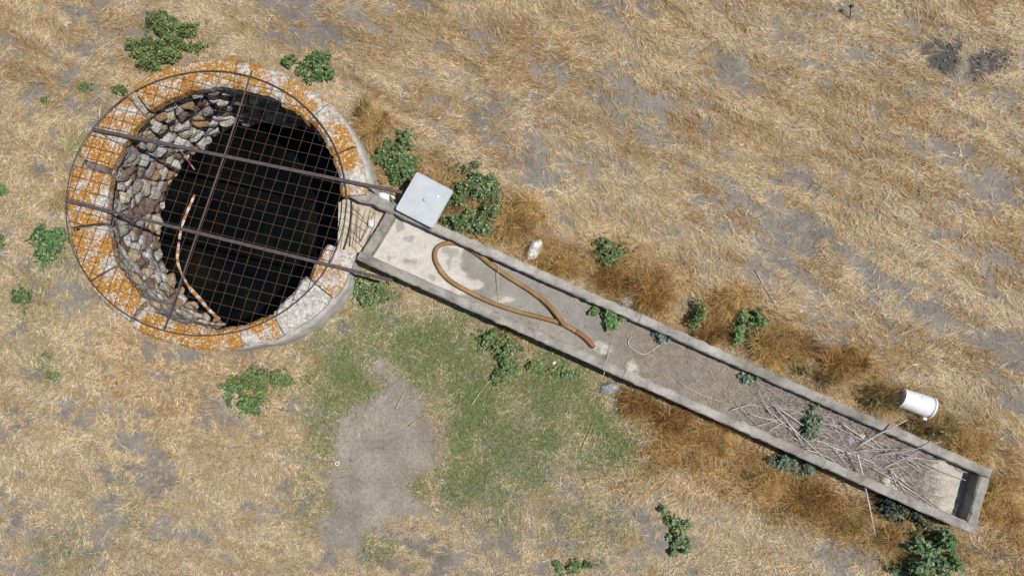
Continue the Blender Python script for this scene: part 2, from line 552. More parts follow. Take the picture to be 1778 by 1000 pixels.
s_, g_, o_, b_, k_ = [samp(F, AX.ravel(), AY.ravel())[:, None] for F in (soil, green, orange, brown, char)]
straw_c = c3(.31, .24, .155) * (1 - .5 * b_) + c3(.20, .125, .06) * .5 * b_
gc = straw_c * (1 - o_ * .7) + c3(.17, .10, .04) * o_ * .7
gc = gc * (1 - g_ * .85) + c3(.13, .165, .07) * g_ * .85
gc = gc * (1 - s_) + (c3(.215, .194, .170) * (1 - samp(d_dirt, AX.ravel(), AY.ravel())[:, None]) + c3(.262, .234, .197) * samp(d_dirt, AX.ravel(), AY.ravel())[:, None]) * (1 + .55 * samp(wob2, AX.ravel(), AY.ravel())[:, None] + .5 * samp(wob, AX.ravel(), AY.ravel())[:, None]) * s_
gc = gc * (1 - k_) + c3(.088, .082, .078) * k_
tag(bulk('ground', gv, gf, M['ground'], colors=gc, smooth=True), kind='structure')

# ------------------------------------------------------------------ straw and grass
TROUGH_OUT = [TA, TB, TC, TD]
CHAN = [at(600, 300, .3), at(690, 350, .3), at(640, 450, .3), at(575, 440, .3)]


def blocked(x, y, pad=0.0):
    b = np.hypot(x - WX, y - WY) < 1.86 + pad
    b |= in_poly(x, y, TROUGH_OUT) > -pad
    b |= in_poly(x, y, CHAN) > -pad
    return b


def blades(name, x, y, z, L, wdt, ang, pitch, col, mat, label=None, cat=None, parent=None, roll=1.0):
    n_ = len(x)
    dx, dy, dz = np.cos(ang) * np.cos(pitch), np.sin(ang) * np.cos(pitch), np.sin(pitch)
    ro = RNG.uniform(-1, 1, n_) * roll
    wx, wy, wz = -np.sin(ang) * np.cos(ro), np.cos(ang) * np.cos(ro), np.sin(ro)
    V = np.empty((n_, 3, 3), np.float32)
    for k, (bx, dd, ww) in enumerate(((x, dx, wx), (y, dy, wy), (z, dz, wz))):
        V[:, 0, k] = bx - ww * wdt / 2
        V[:, 1, k] = bx + ww * wdt / 2
        V[:, 2, k] = bx + dd * L
    F = np.arange(n_ * 3, dtype=np.int32).reshape(-1, 3)
    C = np.repeat(col, 3, axis=0)
    o = bulk(name, V.reshape(-1, 3), F, mat, parent, C)
    return tag(o, label, cat, None, 'stuff')


def scatter(n, x0, x1, y0, y1):
    return RNG.uniform(x0, x1, n), RNG.uniform(y0, y1, n)


def pal(n, cols, spread=.16):
    cols = np.array(cols)
    c = cols[RNG.integers(0, len(cols), n)]
    return c * (1 + RNG.uniform(-spread, spread, (n, 1)))


# lying straw: wisps of a few stalks that share a direction and a tone
NB = 3
nw_ = 760000
x, y = scatter(nw_, -8.2, 8.2, -4.6, 6.2)
s, g, o, b, fn = [samp(F, x, y) for F in (soil, green, orange, brown, fine)]
dd_ = samp(d_dirt, x, y)
keep = RNG.random(nw_) < (1 - .95 * s) * (1 - .80 * g) * np.clip(.18 + 1.5 * (fn - .22), .12, 1.05) * (1 - .93 * dd_)
keep &= ~blocked(x, y)
x, y, s, g, o, b = [v[keep] for v in (x, y, s, g, o, b)]
n1 = len(x)
fs_ = sstep(-.6, 1.2, x * .40 + y * .915 + .2)
curl = fbm(x * 1.3, y * 1.3, 91, 3) * 9
ang = np.where(RNG.random(n1) < .5 + .2 * fs_, curl * (1 - fs_) + fs_ * (-.42 + (curl - 4.5) * .35) + RNG.normal(0, .5, n1), RNG.uniform(0, 6.283, n1))
L = RNG.uniform(.04, .105, n1) * (1 + .7 * o) * (1 - .45 * g) * (.8 + .45 * fs_) * np.where(RNG.random(n1) < .05, 2.1, 1)
lift = RNG.exponential(.013, n1).clip(0, .05) * (1 + .8 * o)
pit = RNG.normal(.07, .13, n1) + .2 * o * RNG.random(n1)
cA = pal(n1, [(.66, .54, .36), (.59, .465, .285), (.73, .63, .455), (.51, .39, .23), (.64, .51, .32), (.77, .68, .52)], .2)
cW = pal(n1, [(.62, .46, .255), (.55, .385, .19), (.69, .54, .33), (.46, .30, .13), (.72, .60, .40)], .2)
warm = sstep(.38, .62, fbm(x * .7 + 3, y * .7, 201, 3)) * (.2 + .3 * fs_) + .15 * fs_
cA = np.where(RNG.random(n1)[:, None] < warm[:, None], cW, cA)
cB = pal(n1, [(.47, .315, .15), (.38, .24, .105), (.54, .385, .205), (.31, .185, .075)], .2)
cO = pal(n1, [(.56, .36, .13), (.46, .27, .08), (.63, .45, .21), (.33, .175, .05), (.66, .50, .27)], .2)
col = np.where(RNG.random(n1)[:, None] < (b * .7)[:, None], cB, cA)
col = np.where(RNG.random(n1)[:, None] < (o * .78)[:, None], cO, col)
ux_, vy_ = x * .915 - y * .40, x * .40 + y * .915
tv = np.clip((fbm(ux_ * 3.2, vy_ * 9, 211, 4) - .5) * 2.6, -1, 1)
col = col * (1 + .30 * tv[:, None]) * np.array([1, 1, 1]) ** 1
col = np.where((tv < -.35)[:, None], col * np.array([1.0, .92, .80]), col)
gr_ = RNG.random(n1) < .10
col[gr_] = pal(int(gr_.sum()), [(.52, .48, .40), (.40, .36, .29)], .2)


def rp_(v): return np.repeat(v, NB, axis=0)


N7 = n1 * NB
a7 = rp_(ang)
off_p, off_l = RNG.normal(0, .0045, N7), RNG.normal(0, .025, N7)
x7 = rp_(x) - np.sin(a7) * off_p + np.cos(a7) * off_l
y7 = rp_(y) + np.cos(a7) * off_p + np.sin(a7) * off_l
bl = blocked(x7, y7)
c7 = rp_(col) * (1 + RNG.uniform(-.14, .14, (N7, 1)))
z7 = gh(x7, y7) + .002 + rp_(lift) * RNG.uniform(.4, 1.1, N7)
args = [v[~bl] for v in (x7, y7, z7, rp_(L) * RNG.uniform(.6, 1.15, N7), RNG.uniform(.0026, .0048, N7), a7 + RNG.normal(0, .16, N7), rp_(pit) + RNG.normal(0, .05, N7), c7)]
blades('dry_straw', *args, M['blade'], 'flattened dry golden straw covering the field', 'straw')
print('straw', len(args[0]))

# short green turf
n0 = 560000
x, y = scatter(n0, -7.5, 3.5, -4.4, 4.8)
g = samp(green, x, y)
keep = (RNG.random(n0) < g * .95) & ~blocked(x, y)
x, y, g = x[keep], y[keep], g[keep]
n1 = len(x)
blades('green_grass', x, y, gh(x, y) + RNG.uniform(0, .012, n1), RNG.uniform(.03, .085, n1), RNG.uniform(.0035, .0065, n1), RNG.uniform(0, 6.283, n1),
       RNG.uniform(.1, .9, n1), pal(n1, [(.155, .245, .075), (.205, .275, .10), (.105, .185, .05), (.29, .29, .13)], .22), M['blade'],
       'fine short green grass around the bare dirt patch', 'grass')
print('green', n1)


# tall rust-coloured grass: leaning three-point blades as tapering strips
def tall_blades(name, x, y, L, ang, lean, col, wdt, label=None, cat=None, parent=None, kind='stuff', z0=None):
    n_ = len(x)
    z = gh(x, y) if z0 is None else z0
    ks = ((0, 0, 1.0), (.45, lean * .25, .8), (1.0, lean, .12))
    V = np.empty((n_, 6, 3), np.float32)
    wx, wy = -np.sin(ang), np.cos(ang)
    tw = RNG.uniform(-.8, .8, n_)
    for i, (t, ln, ws) in enumerate(ks):
        ln = np.zeros(n_) + ln
        h = L * t * np.cos(ln * .9); r = L * t * np.sin(np.clip(ln, 0, 1.5))
        for sgn, q in ((-1, 0), (1, 1)):
            V[:, i * 2 + q, 0] = x + np.cos(ang) * r + sgn * wx * wdt * ws / 2 * np.cos(tw)
            V[:, i * 2 + q, 1] = y + np.sin(ang) * r + sgn * wy * wdt * ws / 2 * np.cos(tw)
            V[:, i * 2 + q, 2] = z + h + sgn * wdt * ws / 2 * np.sin(tw)
    b0 = np.arange(n_, dtype=np.int32)[:, None] * 6
    F = np.concatenate([b0 + np.array([[0, 1, 3, 2]]), b0 + np.array([[2, 3, 5, 4]])], 0)
    ob = bulk(name, V.reshape(-1, 3), F, M['blade'], parent, np.repeat(col, 6, axis=0))
    if parent is None: tag(ob, label, cat, None, kind)
    else: ob['kind'] = 'stuff'
    return ob


OC = [(.55, .335, .10), (.45, .25, .06), (.62, .43, .18), (.36, .19, .05), (.68, .51, .27)]
n0 = 300000
x, y = scatter(n0, -3.5, 8.2, -4.4, 4.0)
o = samp(orange, x, y); cl = fbm(x * 2.6, y * 2.6, 131, 3)
keep = (RNG.random(n0) < o * sstep(.36, .60, cl) * .75) & ~blocked(x, y, .03)
x, y, o = x[keep], y[keep], o[keep]
n1 = len(x)
tall_blades('tall_dry_grass', x, y, RNG.uniform(.10, .30, n1), fbm(x * 1.7, y * 1.7, 141, 2) * 10 + RNG.normal(0, .9, n1), RNG.uniform(.25, 1.35, n1), pal(n1, OC, .25) * np.where(fbm(x * 6, y * 6, 151, 2) > .57, .5, 1.0)[:, None], RNG.uniform(.003, .006, n1),
            'matted long rust-coloured dry grass along the trough', 'dry grass')
print('tall', n1)

# soil crumbs on bare patches
n0 = 26000
x, y = scatter(n0, -7.5, 7.5, -4.2, 5.6)
keep = (RNG.random(n0) < np.maximum(samp(soil, x, y) ** 2 * .5, samp(char, x, y) * .8)) & ~blocked(x, y)
x, y = x[keep], y[keep]
n1 = len(x); ch = samp(char, x, y)
r = RNG.uniform(.004, .012, n1) * (1 + 1.6 * ch) * np.where(RNG.random(n1) < .03, 2.0, 1)
oct_ = np.array([(1, 0, 0), (0, 1, 0), (-1, 0, 0), (0, -1, 0), (0, 0, 1), (0, 0, -1)], float)
of = np.array([(0, 1, 4), (1, 2, 4), (2, 3, 4), (3, 0, 4), (1, 0, 5), (2, 1, 5), (3, 2, 5), (0, 3, 5)])
V = oct_[None] * r[:, None, None] * RNG.uniform(.6, 1.3, (n1, 6, 1)) * np.array([1, 1, .7]) + np.stack([x, y, gh(x, y) + .003], 1)[:, None]
F = (np.arange(n1)[:, None, None] * 6 + of[None]).reshape(-1, 3)
cc = np.repeat(pal(n1, [(.27, .25, .235), (.22, .2, .185), (.36, .34, .31)]) * (1 - .5 * ch[:, None]), 6, axis=0)
tag(bulk('soil_crumbs', V.reshape(-1, 3), F, M['ground'], colors=cc), 'small grey soil crumbs on the bare patches', 'soil', None, 'stuff')

# ------------------------------------------------------------------ the well
well = empty('stone_well', (WX, WY, 0))
tag(well, 'round stone well with orange lichened rim beside the trough', 'well')


def pol(r, a, z): return Vector((WX + r * math.cos(a), WY + r * math.sin(a), z))


def n1d(a, s, f=1.0): return float(vnoise(np.array([a * f + 50.3]), np.array([s * 7.7]), s)[0]) - .5


def rin_out(deg):
    """inner and outer radius of the rim, from the photograph"""
    tab = [(-180, 1.405, 1.825), (-150, 1.42, 1.81), (-120, 1.48, 1.78), (-90, 1.50, 1.765), (-60, 1.47, 1.79), (-35, 1.37, 1.80), (-18, 1.40, 1.72), (5, 1.475, 1.79), (30, 1.48, 1.76), (60, 1.45, 1.75), (90, 1.46, 1.755), (120, 1.47, 1.78), (150, 1.43, 1.81), (180, 1.405, 1.825)]
    d = (deg + 180) % 360 - 180
    return np.interp(d, [t[0] for t in tab], [t[1] for t in tab]) * 1.02, np.interp(d, [t[0] for t in tab], [t[2] for t in tab]) * (1.04 + .02 * math.cos(math.radians(d - 110)))


SEGS = [(4, 23.4, 'lichen', 0), (24.2, 44.1, 'lichen', 0), (44.4, 63, 'lichen', 0), (63.4, 84.8, 'lichen', 0), (85.2, 107.2, 'lichen_heavy', .01), (107.5, 127.5, 'lichen_heavy', .01),
        (131.4, 149.1, 'lichen_heavy', -.02), (149.4, 161.4, 'lichen_heavy', -.01), (164.6, 188.6, 'lichen', 0), (190.6, 211, 'lichen_heavy', 0), (211.9, 233.2, 'lichen_heavy', 0), (235.5, 256, 'lichen_heavy', .01),
        (256.5, 281, 'lichen_heavy', 0), (281.3, 297.2, 'lichen_sparse', 0), (297.6, 320.6, 'pale_stone', -.015), (321.1, 340, 'lichen_sparse', .02)]
for si, (a0, a1, mt, dr) in enumerate(SEGS):
    nn = max(4, int((a1 - a0) / 1.6))
    vs, fs = [], []
    hz = random.uniform(-.012, .012)
    for i in range(nn + 1):
        d = a0 + (a1 - a0) * i / nn
        # rounded block ends
        e = min(i, nn - i); shrink = .011 if e == 0 else (.003 if e == 1 else 0)
        a = math.radians(d)
        ri, ro = rin_out(d)
        ri += dr + .05 * n1d(d, 1 + si, .13) + .035 * n1d(d, 31 + si, .5) + shrink
        ro += dr + .04 * n1d(d, 2, .12) + .025 * n1d(d, 62 + si, .5) - shrink
        z1 = ZR + hz + .018 * n1d(d, 5, .2) - shrink
        prof = [(ri + .02, .36), (ri, .40), (ri + .008 * n1d(d, 71, 1), z1 - .045), (ri + .035, z1 - .006), (ri * .66 + ro * .34, z1 + .012 * n1d(d, 41, .6)), (ri * .33 + ro * .67, z1 + .012 * n1d(d, 43, .6)), (ro - .04, z1 - .008), (ro, z1 - .05), (ro - .01, .40), (ro - .03, .36)]
        vs += [pol(r_, a, z_) for r_, z_ in prof]
    k = 10
    for i in range(nn):
        for j in range(k):
            fs.append((i * k + j, (i + 1) * k + j, (i + 1) * k + (j + 1) % k, i * k + (j + 1) % k))
    fs.append(tuple(range(k))); fs.append(tuple(nn * k + j for j in reversed(range(k))))
    mk('coping_stone', vs, fs, M[mt], well, False)

# plinth: outer ring that carries the rim (wider where its lip shows)
vs, fs = [], []
nn = 180
for i in range(nn):
    d = 360 * i / nn; a = math.radians(d)
    _, ro = rin_out(d)
    lip = .055 * max(sstep(-2, 12, d) * sstep(62, 40, d), sstep(283, 292, d) * sstep(338, 325, d), .55 * sstep(236, 250, d) * sstep(300, 285, d))
    ro2 = ro - .045 + 1.6 * float(lip) + .02 * n1d(d, 81, .2)
    ri = 1.63 if not (339 < d or d < 5) else 1.56
    zt = .40 if not (339 < d or d < 5) else .30
    for r_, z_ in ((ri, -.3), (ri, zt), (ro2 - .03, zt + .012 * n1d(d, 83, .3)), (ro2, zt - .04), (ro2 + .02, -.12)):
        vs.append(pol(r_, a, z_))
for i in range(nn):
    j = (i + 1) % nn
    for q in range(4):
        fs.append((i * 5 + q, i * 5 + q + 1, j * 5 + q + 1, j * 5 + q))
mk('plinth', vs, fs, M['plinth'], well, True)

# lining: mortar cylinder behind the stones, down below the water
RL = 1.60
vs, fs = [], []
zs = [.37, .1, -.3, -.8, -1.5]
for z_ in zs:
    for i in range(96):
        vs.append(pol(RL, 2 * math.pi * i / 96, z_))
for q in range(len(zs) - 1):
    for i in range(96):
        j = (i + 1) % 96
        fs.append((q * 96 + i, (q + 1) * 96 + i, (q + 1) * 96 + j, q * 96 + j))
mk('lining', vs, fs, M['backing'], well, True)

# rubble stones: Voronoi cells of jittered courses on the unrolled wall
ASP = 1.45                                   # stones are wider than high
pts = []
zz = .40; row = 0
CIRC = 2 * math.pi * RL
while zz > -1.25:
    hrow = random.uniform(.10, .16)
    s0 = random.random() * .2
    s_ = s0
    while s_ < CIRC + s0 - .08:
        wst = random.uniform(.11, .32)
        pts.append((s_ % CIRC, zz - hrow / 2 + random.uniform(-.045, .045)))
        s_ += wst
    zz -= hrow; row += 1
P = np.array(pts)


def clip(poly, nxn, nyn, c):
    out = []
    for i in range(len(poly)):
        a, b = poly[i], poly[(i + 1) % len(poly)]
        da, db = a[0] * nxn + a[1] * nyn - c, b[0] * nxn + b[1] * nyn - c
        if da <= 0: out.append(a)
        if da * db < 0:
            t = da / (da - db)
            out.append((a[0] + t * (b[0] - a[0]), a[1] + t * (b[1] - a[1])))
    return out


cells = []
for i in range(len(P)):
    D = P - P[i]
    D[:, 0] = (D[:, 0] + CIRC / 2) % CIRC - CIRC / 2
    D[:, 0] /= ASP
    near = np.argsort((D ** 2).sum(1))[1:20]
    poly = [(-.3, -.25), (.3, -.25), (.3, .25), (-.3, .25)]
    for j in near:
        q = D[j]; ln = math.hypot(*q)
        if ln < 1e-6: continue
        poly = clip(poly, q[0] / ln, q[1] / ln, ln / 2)
        if len(poly) < 3: break
    dg = math.degrees(P[i][0] / RL) % 360
    poly = clip(poly, 0, 1, (.355 if 8 < dg < 336 else .26) - P[i][1]) if len(poly) > 2 else poly
    if len(poly) < 3: continue
    poly = [(px_ * ASP, py_) for px_, py_ in poly]
    cells.append((P[i][0], P[i][1], poly))


def stone_vf(s0, z0, poly, base=0):
    cx_ = sum(p[0] for p in poly) / len(poly); cy_ = sum(p[1] for p in poly) / len(poly)
    # cut corners
    out = []
    for i in range(len(poly)):
        a, b = poly[i], poly[(i + 1) % len(poly)]
        ln = math.hypot(a[0] - b[0], a[1] - b[1])
        if ln < .02:
            out.append(((a[0] + b[0]) / 2, (a[1] + b[1]) / 2)); continue
        out.append((a[0] * .74 + b[0] * .26, a[1] * .74 + b[1] * .26))
        out.append((a[0] * .26 + b[0] * .74, a[1] * .26 + b[1] * .74))
    poly = out
    k = len(poly)
    pr = random.choice((random.uniform(.015, .06), random.uniform(.05, .12)))
    shr = random.uniform(.80, .96)
    tx, tz = random.uniform(-.3, .3), random.uniform(-.35, .35)
    vs = []
    for ring, (sc, dp) in enumerate(((shr, -.03), (shr * .97, pr * .5), (shr * .7, pr * .95))):
        for (u_, v_) in poly:
            uu, vv = cx_ + (u_ - cx_) * sc * random.uniform(.86, 1.04), cy_ + (v_ - cy_) * sc * random.uniform(.86, 1.04)
            dd = dp + ((uu - cx_) * tx + (vv - cy_) * tz) * (ring > 0) + random.uniform(-.006, .006)
            th = (s0 + uu) / RL
            vs.append(pol(RL - dd, th, z0 + vv))
    vs.append(pol(RL - pr * 1.08, (s0 + cx_) / RL, z0 + cy_))
    fs = []
    for ring in range(2):
        for i in range(k):
            j = (i + 1) % k
            fs.append((base + ring * k + i, base + ring * k + j, base + (ring + 1) * k + j, base + (ring + 1) * k + i))
    for i in range(k):
        fs.append((base + 2 * k + i, base + 2 * k + (i + 1) % k, base + 3 * k))
    return vs, fs


CAMV = Vector((0, 0, HC))


def showing(c):
    th = c[0] / RL
    p_ = pol(RL - .06, th, c[1])
    nrm = Vector((-math.cos(th), -math.sin(th), 0))
    v_ = (CAMV - p_).normalized()
    lit = nrm.dot(sv) > -.05
    area = abs(sum(c[2][i][0] * c[2][(i + 1) % len(c[2])][1] - c[2][(i + 1) % len(c[2])][0] * c[2][i][1] for i in range(len(c[2]))))
    return nrm.dot(v_) * area * (1 if lit else .45) * (1 if c[1] > ZW - .02 else 0)


cells.sort(key=showing, reverse=True)
restv, restf = [], []
for i, (s0, z0, poly) in enumerate(cells):
    if i < 300:
        v_, f_ = stone_vf(s0, z0, poly)
        mk('stone', v_, f_, M['rubble'], well, False)
    else:
        v_, f_ = stone_vf(s0, z0, poly, len(restv))
        restv += v_; restf += f_
tag(mk('lining_stones', restv, restf, M['rubble'], well, False), kind='stuff')

# mortar render smeared over the top of the stonework (ragged lower edge)
vs, fs = [], []
A0, A1, NA, NZ = 138, 292, 120, 14
for i in range(NA + 1):
    d = A0 + (A1 - A0) * i / NA; a = math.radians(d)
    ri, _ = rin_out(d)
    low = .10 - .50 * float(sstep(195, 235, d)) * float(sstep(296, 266, d)) + .45 * n1d(d, 91, .11) + .25 * n1d(d, 93, .35)
    low = min(low, .26)
    low += .5 * float(sstep(152, 138, d) + sstep(278, 292, d))
    low = min(low, .33)
    for j in range(NZ + 1):
        t = j / NZ
        z_ = .47 + (low - .47) * t
        rr_ = (ri + .03) * (1 - t) ** 1.5 + (1 - (1 - t) ** 1.5) * (1.505 + .035 * t) + .04 * n1d(d, 100 + j // 2, .22) + .03 * n1d(d, 140 + j, .6) + (.10 if j == NZ else 0)
        vs.append(pol(rr_, a, z_))
for i in range(NA):
    for j in range(NZ):
        fs.append((i * (NZ + 1) + j, i * (NZ + 1) + j + 1, (i + 1) * (NZ + 1) + j + 1, (i + 1) * (NZ + 1) + j))
mk('mortar_render', vs, fs, M['mortar'], well, False)

# short timber end left in a pocket of the rim
tb = [at(150, 285, ZR - .03), at(188, 297, ZR - .05)]


def beam_vf(p0, p1, t, z0, z1, nseg=8, jit=.004, ch=.014, seed=0, perp=None):
    """straight bar with chamfered top edges and slightly uneven faces; runs p0->p1 at its centre line"""
    p0, p1 = Vector(p0), Vector(p1)
    d = Vector((p1.x - p0.x, p1.y - p0.y, 0)); d.normalize()
    q = Vector((-d.y, d.x, 0))
    rr = random.Random(seed)
    vs, fs = [], []
    prof = [(-t / 2, z0), (-t / 2, z1 - ch), (-t / 2 + ch, z1), (0, z1), (t / 2 - ch, z1), (t / 2, z1 - ch), (t / 2, z0)]
    k = len(prof)
    for i in range(nseg + 1):
        c = p0.lerp(p1, i / nseg)
        for j, (o_, z_) in enumerate(prof):
            jj = (jit if 0 < j < k - 1 else 0) * (2.6 if rr.random() < .16 else 1.0)
            vs.append(Vector((c.x, c.y, 0)) + q * (o_ + rr.uniform(-jj, jj)) + Vector((0, 0, z_ + rr.uniform(-jj, jj) * .6)))
    for i in range(nseg):
        for j in range(k):
            fs.append((i * k + j, i * k + (j + 1) % k, (i + 1) * k + (j + 1) % k, (i + 1) * k + j))
    fs.append(tuple(reversed(range(k)))); fs.append(tuple(nseg * k + j for j in range(k)))
    return vs, fs


v_, f_ = beam_vf(tb[0], tb[1], .085, ZR - .16, ZR - .03, 4, .006, .015, 3)
tag(mk('timber_stub', v_, f_, noisy('dark_weathered_timber', [(0.3, (0.09, 0.075, 0.065)), (0.7, (0.22, 0.19, 0.17))], 18, bs=.6, bscale=60)), 'short dark timber stub set in a gap of the well rim', 'timber')

# water
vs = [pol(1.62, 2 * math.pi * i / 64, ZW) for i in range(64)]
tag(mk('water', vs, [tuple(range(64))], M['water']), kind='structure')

# floating bits
fv = []
n1 = 24
a = RNG.uniform(0, 6.28, n1); rr_ = np.sqrt(RNG.random(n1)) * 1.42
sx, sy = WX + rr_ * np.cos(a), WY + rr_ * np.sin(a)
blades('floating_chaff', sx, sy, np.full(n1, ZW + .004), RNG.uniform(.02, .16, n1), RNG.uniform(.004, .007, n1), RNG.uniform(0, 6.28, n1), np.zeros(n1), pal(n1, [(.09, .07, .03), (.06, .05, .03), (.14, .11, .06)]), M['blade'], 'few bits of chaff floating on the black well water', 'chaff', roll=.1)

# ------------------------------------------------------------------ spill channel between well and trough
chn = empty('spill_channel', at(635, 390, 0))
tag(chn, 'short concrete spillway between the well opening and trough end', 'channel')
ZC = .31
cpoly = [at(588, 352, ZC), at(618, 333, ZC), at(680, 352, ZC), at(668, 372, ZC), at(628, 446, ZC), at(586, 436, ZC)]
vs = [Vector(p) for p in cpoly] + [Vector((p.x, p.y, -.05)) for p in cpoly]
k = len(cpoly)
fs = [tuple(reversed(range(k)))] + [(i, (i + 1) % k, (i + 1) % k + k, i + k) for i in range(k)]
mk('channel_floor', vs, fs, noisy('sandy_channel_floor', [(0.3, (0.30, 0.24, 0.17)), (0.5, (0.45, 0.38, 0.29)), (0.68, (0.56, 0.51, 0.44))], 7, bs=.8, bscale=40), chn)
v_, f_ = beam_vf(at(596, 326, .50), at(683, 363, .50), .13, -.02, .50, 8, .008, .02, 5)
mk('channel_wall', v_, f_, M['concrete'], chn)

# ------------------------------------------------------------------ trough
trough = empty('water_trough', at(1170, 640, 0))
tag(trough, 'long narrow concrete trough running from the well to the field', 'trough')
TW = .118


def offs(p, q, d):
    """line p->q moved d to its left"""
    v = Vector((q.x - p.x, q.y - p.y, 0)).normalized()
    n_ = Vector((-v.y, v.x, 0)) * d
    return p + n_, q + n_


def isect(a, b, c, d):
    r_, s_ = b - a, d - c
    den = r_.x * s_.y - r_.y * s_.x
    t = ((c.x - a.x) * s_.y - (c.y - a.y) * s_.x) / den
    return a + r_ * t


lc = offs(TA, TB, TW / 2); uc = offs(TC, TD, TW / 2)
ec = offs(TB, TC, .065); bc = offs(TD, TA, TW / 2)
for (p0, p1), cuts, sd_ in ((lc, (0, .437, .76, 1), 10), (uc, (0, .30, .577, 1), 20)):
    for i in range(len(cuts) - 1):
        ln = (p1 - p0).length; g_ = .003 / ln
        a_, b_ = cuts[i] + (g_ if i else 0), cuts[i + 1] - (g_ if i < len(cuts) - 2 else 0)
        dz = (random.uniform(-.006, .006))
        v_, f_ = beam_vf(p0.lerp(p1, a_), p0.lerp(p1, b_), TW, -.08, ZT + dz, max(4, int(ln * (b_ - a_) / .06)), .0045, .016, sd_ + i)
        mk('side_wall', v_, f_, M['concrete'], trough)


def inset(pr, d):
    a, b = pr
    v = (b - a).normalized() * d
    return a + v, b - v


for pr, t_, sd_ in ((ec, .13, 31), (bc, TW, 32)):
    a, b = inset(pr, TW + .002)
    v_, f_ = beam_vf(a, b, t_, -.08, ZT + .004, 14, .0045, .016, sd_)
    mk('end_wall', v_, f_, M['concrete'], trough)
# floor with render patches; colour follows the real patches of white render, grey cement and silt
FA, FB = offs(TA, TB, TW - .01); FD, FC = offs(TC, TD, TW - .01)[::-1]
nl, nw = 420, 34
tt, ss = np.meshgrid(np.linspace(0, 1, nl + 1), np.linspace(0, 1, nw + 1), indexing='ij')
A_, B_, C_, D_ = [np.array(q)[:2] for q in (FA, FB, FC, FD)]
XY = (A_ * (1 - tt[..., None]) + B_ * tt[..., None]) * (1 - ss[..., None]) + (D_ * (1 - tt[..., None]) + C_ * tt[..., None]) * ss[..., None]
fx_, fy_ = XY[..., 0].ravel(), XY[..., 1].ravel()
fpx, fpy = topx(fx_, fy_, ZF)
wb = (fbm(fx_ * 5, fy_ * 5, 51, 4) - .5); wb2 = fbm(fx_ * 14, fy_ * 14, 55, 3) - .5
white = sstep(-5, 5, polydist(fpx, fpy, [(600, 350), (700, 330), (850, 400), (800, 440), (812, 478), (828, 498), (760, 510), (600, 470)]) + wb * 40 + wb2 * 12)
for (x_, y_, a_, b2) in ((1045, 606, 18, 13), (1098, 638, 10, 16), (820, 494, 16, 8), (875, 520, 22, 6)):
    white = np.maximum(white, .9 * sstep(1.15, .7, np.hypot((fpx - x_) / a_, (fpy - y_) / b2) + wb * 1.2))
wend = sstep(-6, 6, np.maximum(polydist(fpx, fpy, [(1610, 815), (1660, 805), (1720, 830), (1700, 940), (1630, 905), (1570, 868), (1600, 850)]), polydist(fpx, fpy, [(1525, 825), (1570, 840), (1590, 880), (1530, 850)])) + wb * 70 + wb2 * 25)
silt = sstep(-20, 60, fpx - 1010 + wb * 160) * (1 - wend)
fcw = c3(.47, .445, .405); fcg = c3(.245, .23, .21); fcs = c3(.205, .18, .155)
fcol = np.broadcast_to(fcg, (len(fx_), 3)).copy() * (1 + .5 * wb[:, None])
fcol = fcol * (1 - silt[:, None]) + (fcs * (1 + .5 * wb2[:, None])) * silt[:, None]
stain = sstep(.60, .72, fbm(fx_ * 7 + 3, fy_ * 7, 59, 3))[:, None]
fcol = fcol * (1 - white[:, None]) + fcw * (1 - .35 * stain) * (1 + .3 * wb2[:, None]) * white[:, None]
fcol = fcol * (1 - wend[:, None]) + c3(.43, .40, .35) * (1 + .3 * wb2[:, None]) * wend[:, None]
fz = ZF + .006 * white + .012 * wb2 * (silt + .2) + .02 * silt * (wb + .3)


def zfl(x, y):
    px_, _ = topx(x, y, ZF)
    return ZF + .012 * sstep(1010, 1100, px_)


fi = np.arange((nl + 1) * (nw + 1)).reshape(nl + 1, nw + 1)
ff = np.stack([fi[:-1, :-1].ravel(), fi[1:, :-1].ravel(), fi[1:, 1:].ravel(), fi[:-1, 1:].ravel()], 1)
bulk('trough_floor', np.stack([fx_, fy_, fz], 1), ff, M['trough_floor'], trough, np.clip(fcol, .02, .8), True)

# fine litter lying in the trough
n0 = 22000
t_, q_ = RNG.random(n0), RNG.uniform(.03, .97, n0)
XYl = (A_ * (1 - t_[:, None]) + B_ * t_[:, None]) * (1 - q_[:, None]) + (D_ * (1 - t_[:, None]) + C_ * t_[:, None]) * q_[:, None]
x, y = XYl[:, 0], XYl[:, 1]
px_, py_ = topx(x, y, ZF)
dn = .07 * sstep(840, 960, px_) + .17 * sstep(1000, 1250, px_) + .7 * sstep(1280, 1360, px_)
dn = dn * np.maximum(.06, sstep(1650, 1560, px_ + 190 * (fbm(x * 3.3, y * 3.3, 63, 3) - .5) + .35 * (860 - py_))) * (.4 + 1.2 * fbm(x * 4, y * 4, 57, 3))
keep = RNG.random(n0) < dn
x, y, px_ = x[keep], y[keep], px_[keep]
n1 = len(x)
pile = sstep(1270, 1340, px_)[:, None]
cl_ = pal(n1, [(.46, .37, .22), (.36, .29, .20), (.52, .44, .30), (.28, .24, .20)]) * (1 - pile * .9) + pal(n1, [(.36, .30, .27), (.26, .215, .195), (.46, .40, .37), (.18, .14, .13)]) * pile * .9
blades('trough_litter', x, y, zfl(x, y) + RNG.uniform(.004, .03, n1) + .03 * pile[:, 0] * RNG.random(n1), RNG.uniform(.03, .17, n1), RNG.uniform(.0022, .0045, n1), np.where(RNG.random(n1) < .5, -.41 + RNG.normal(0, .4, n1), RNG.uniform(0, 6.28, n1)), RNG.normal(0, .06, n1), cl_, M['blade'], 'dry straw and plant litter strewn along the trough bottom', 'litter', roll=.5)

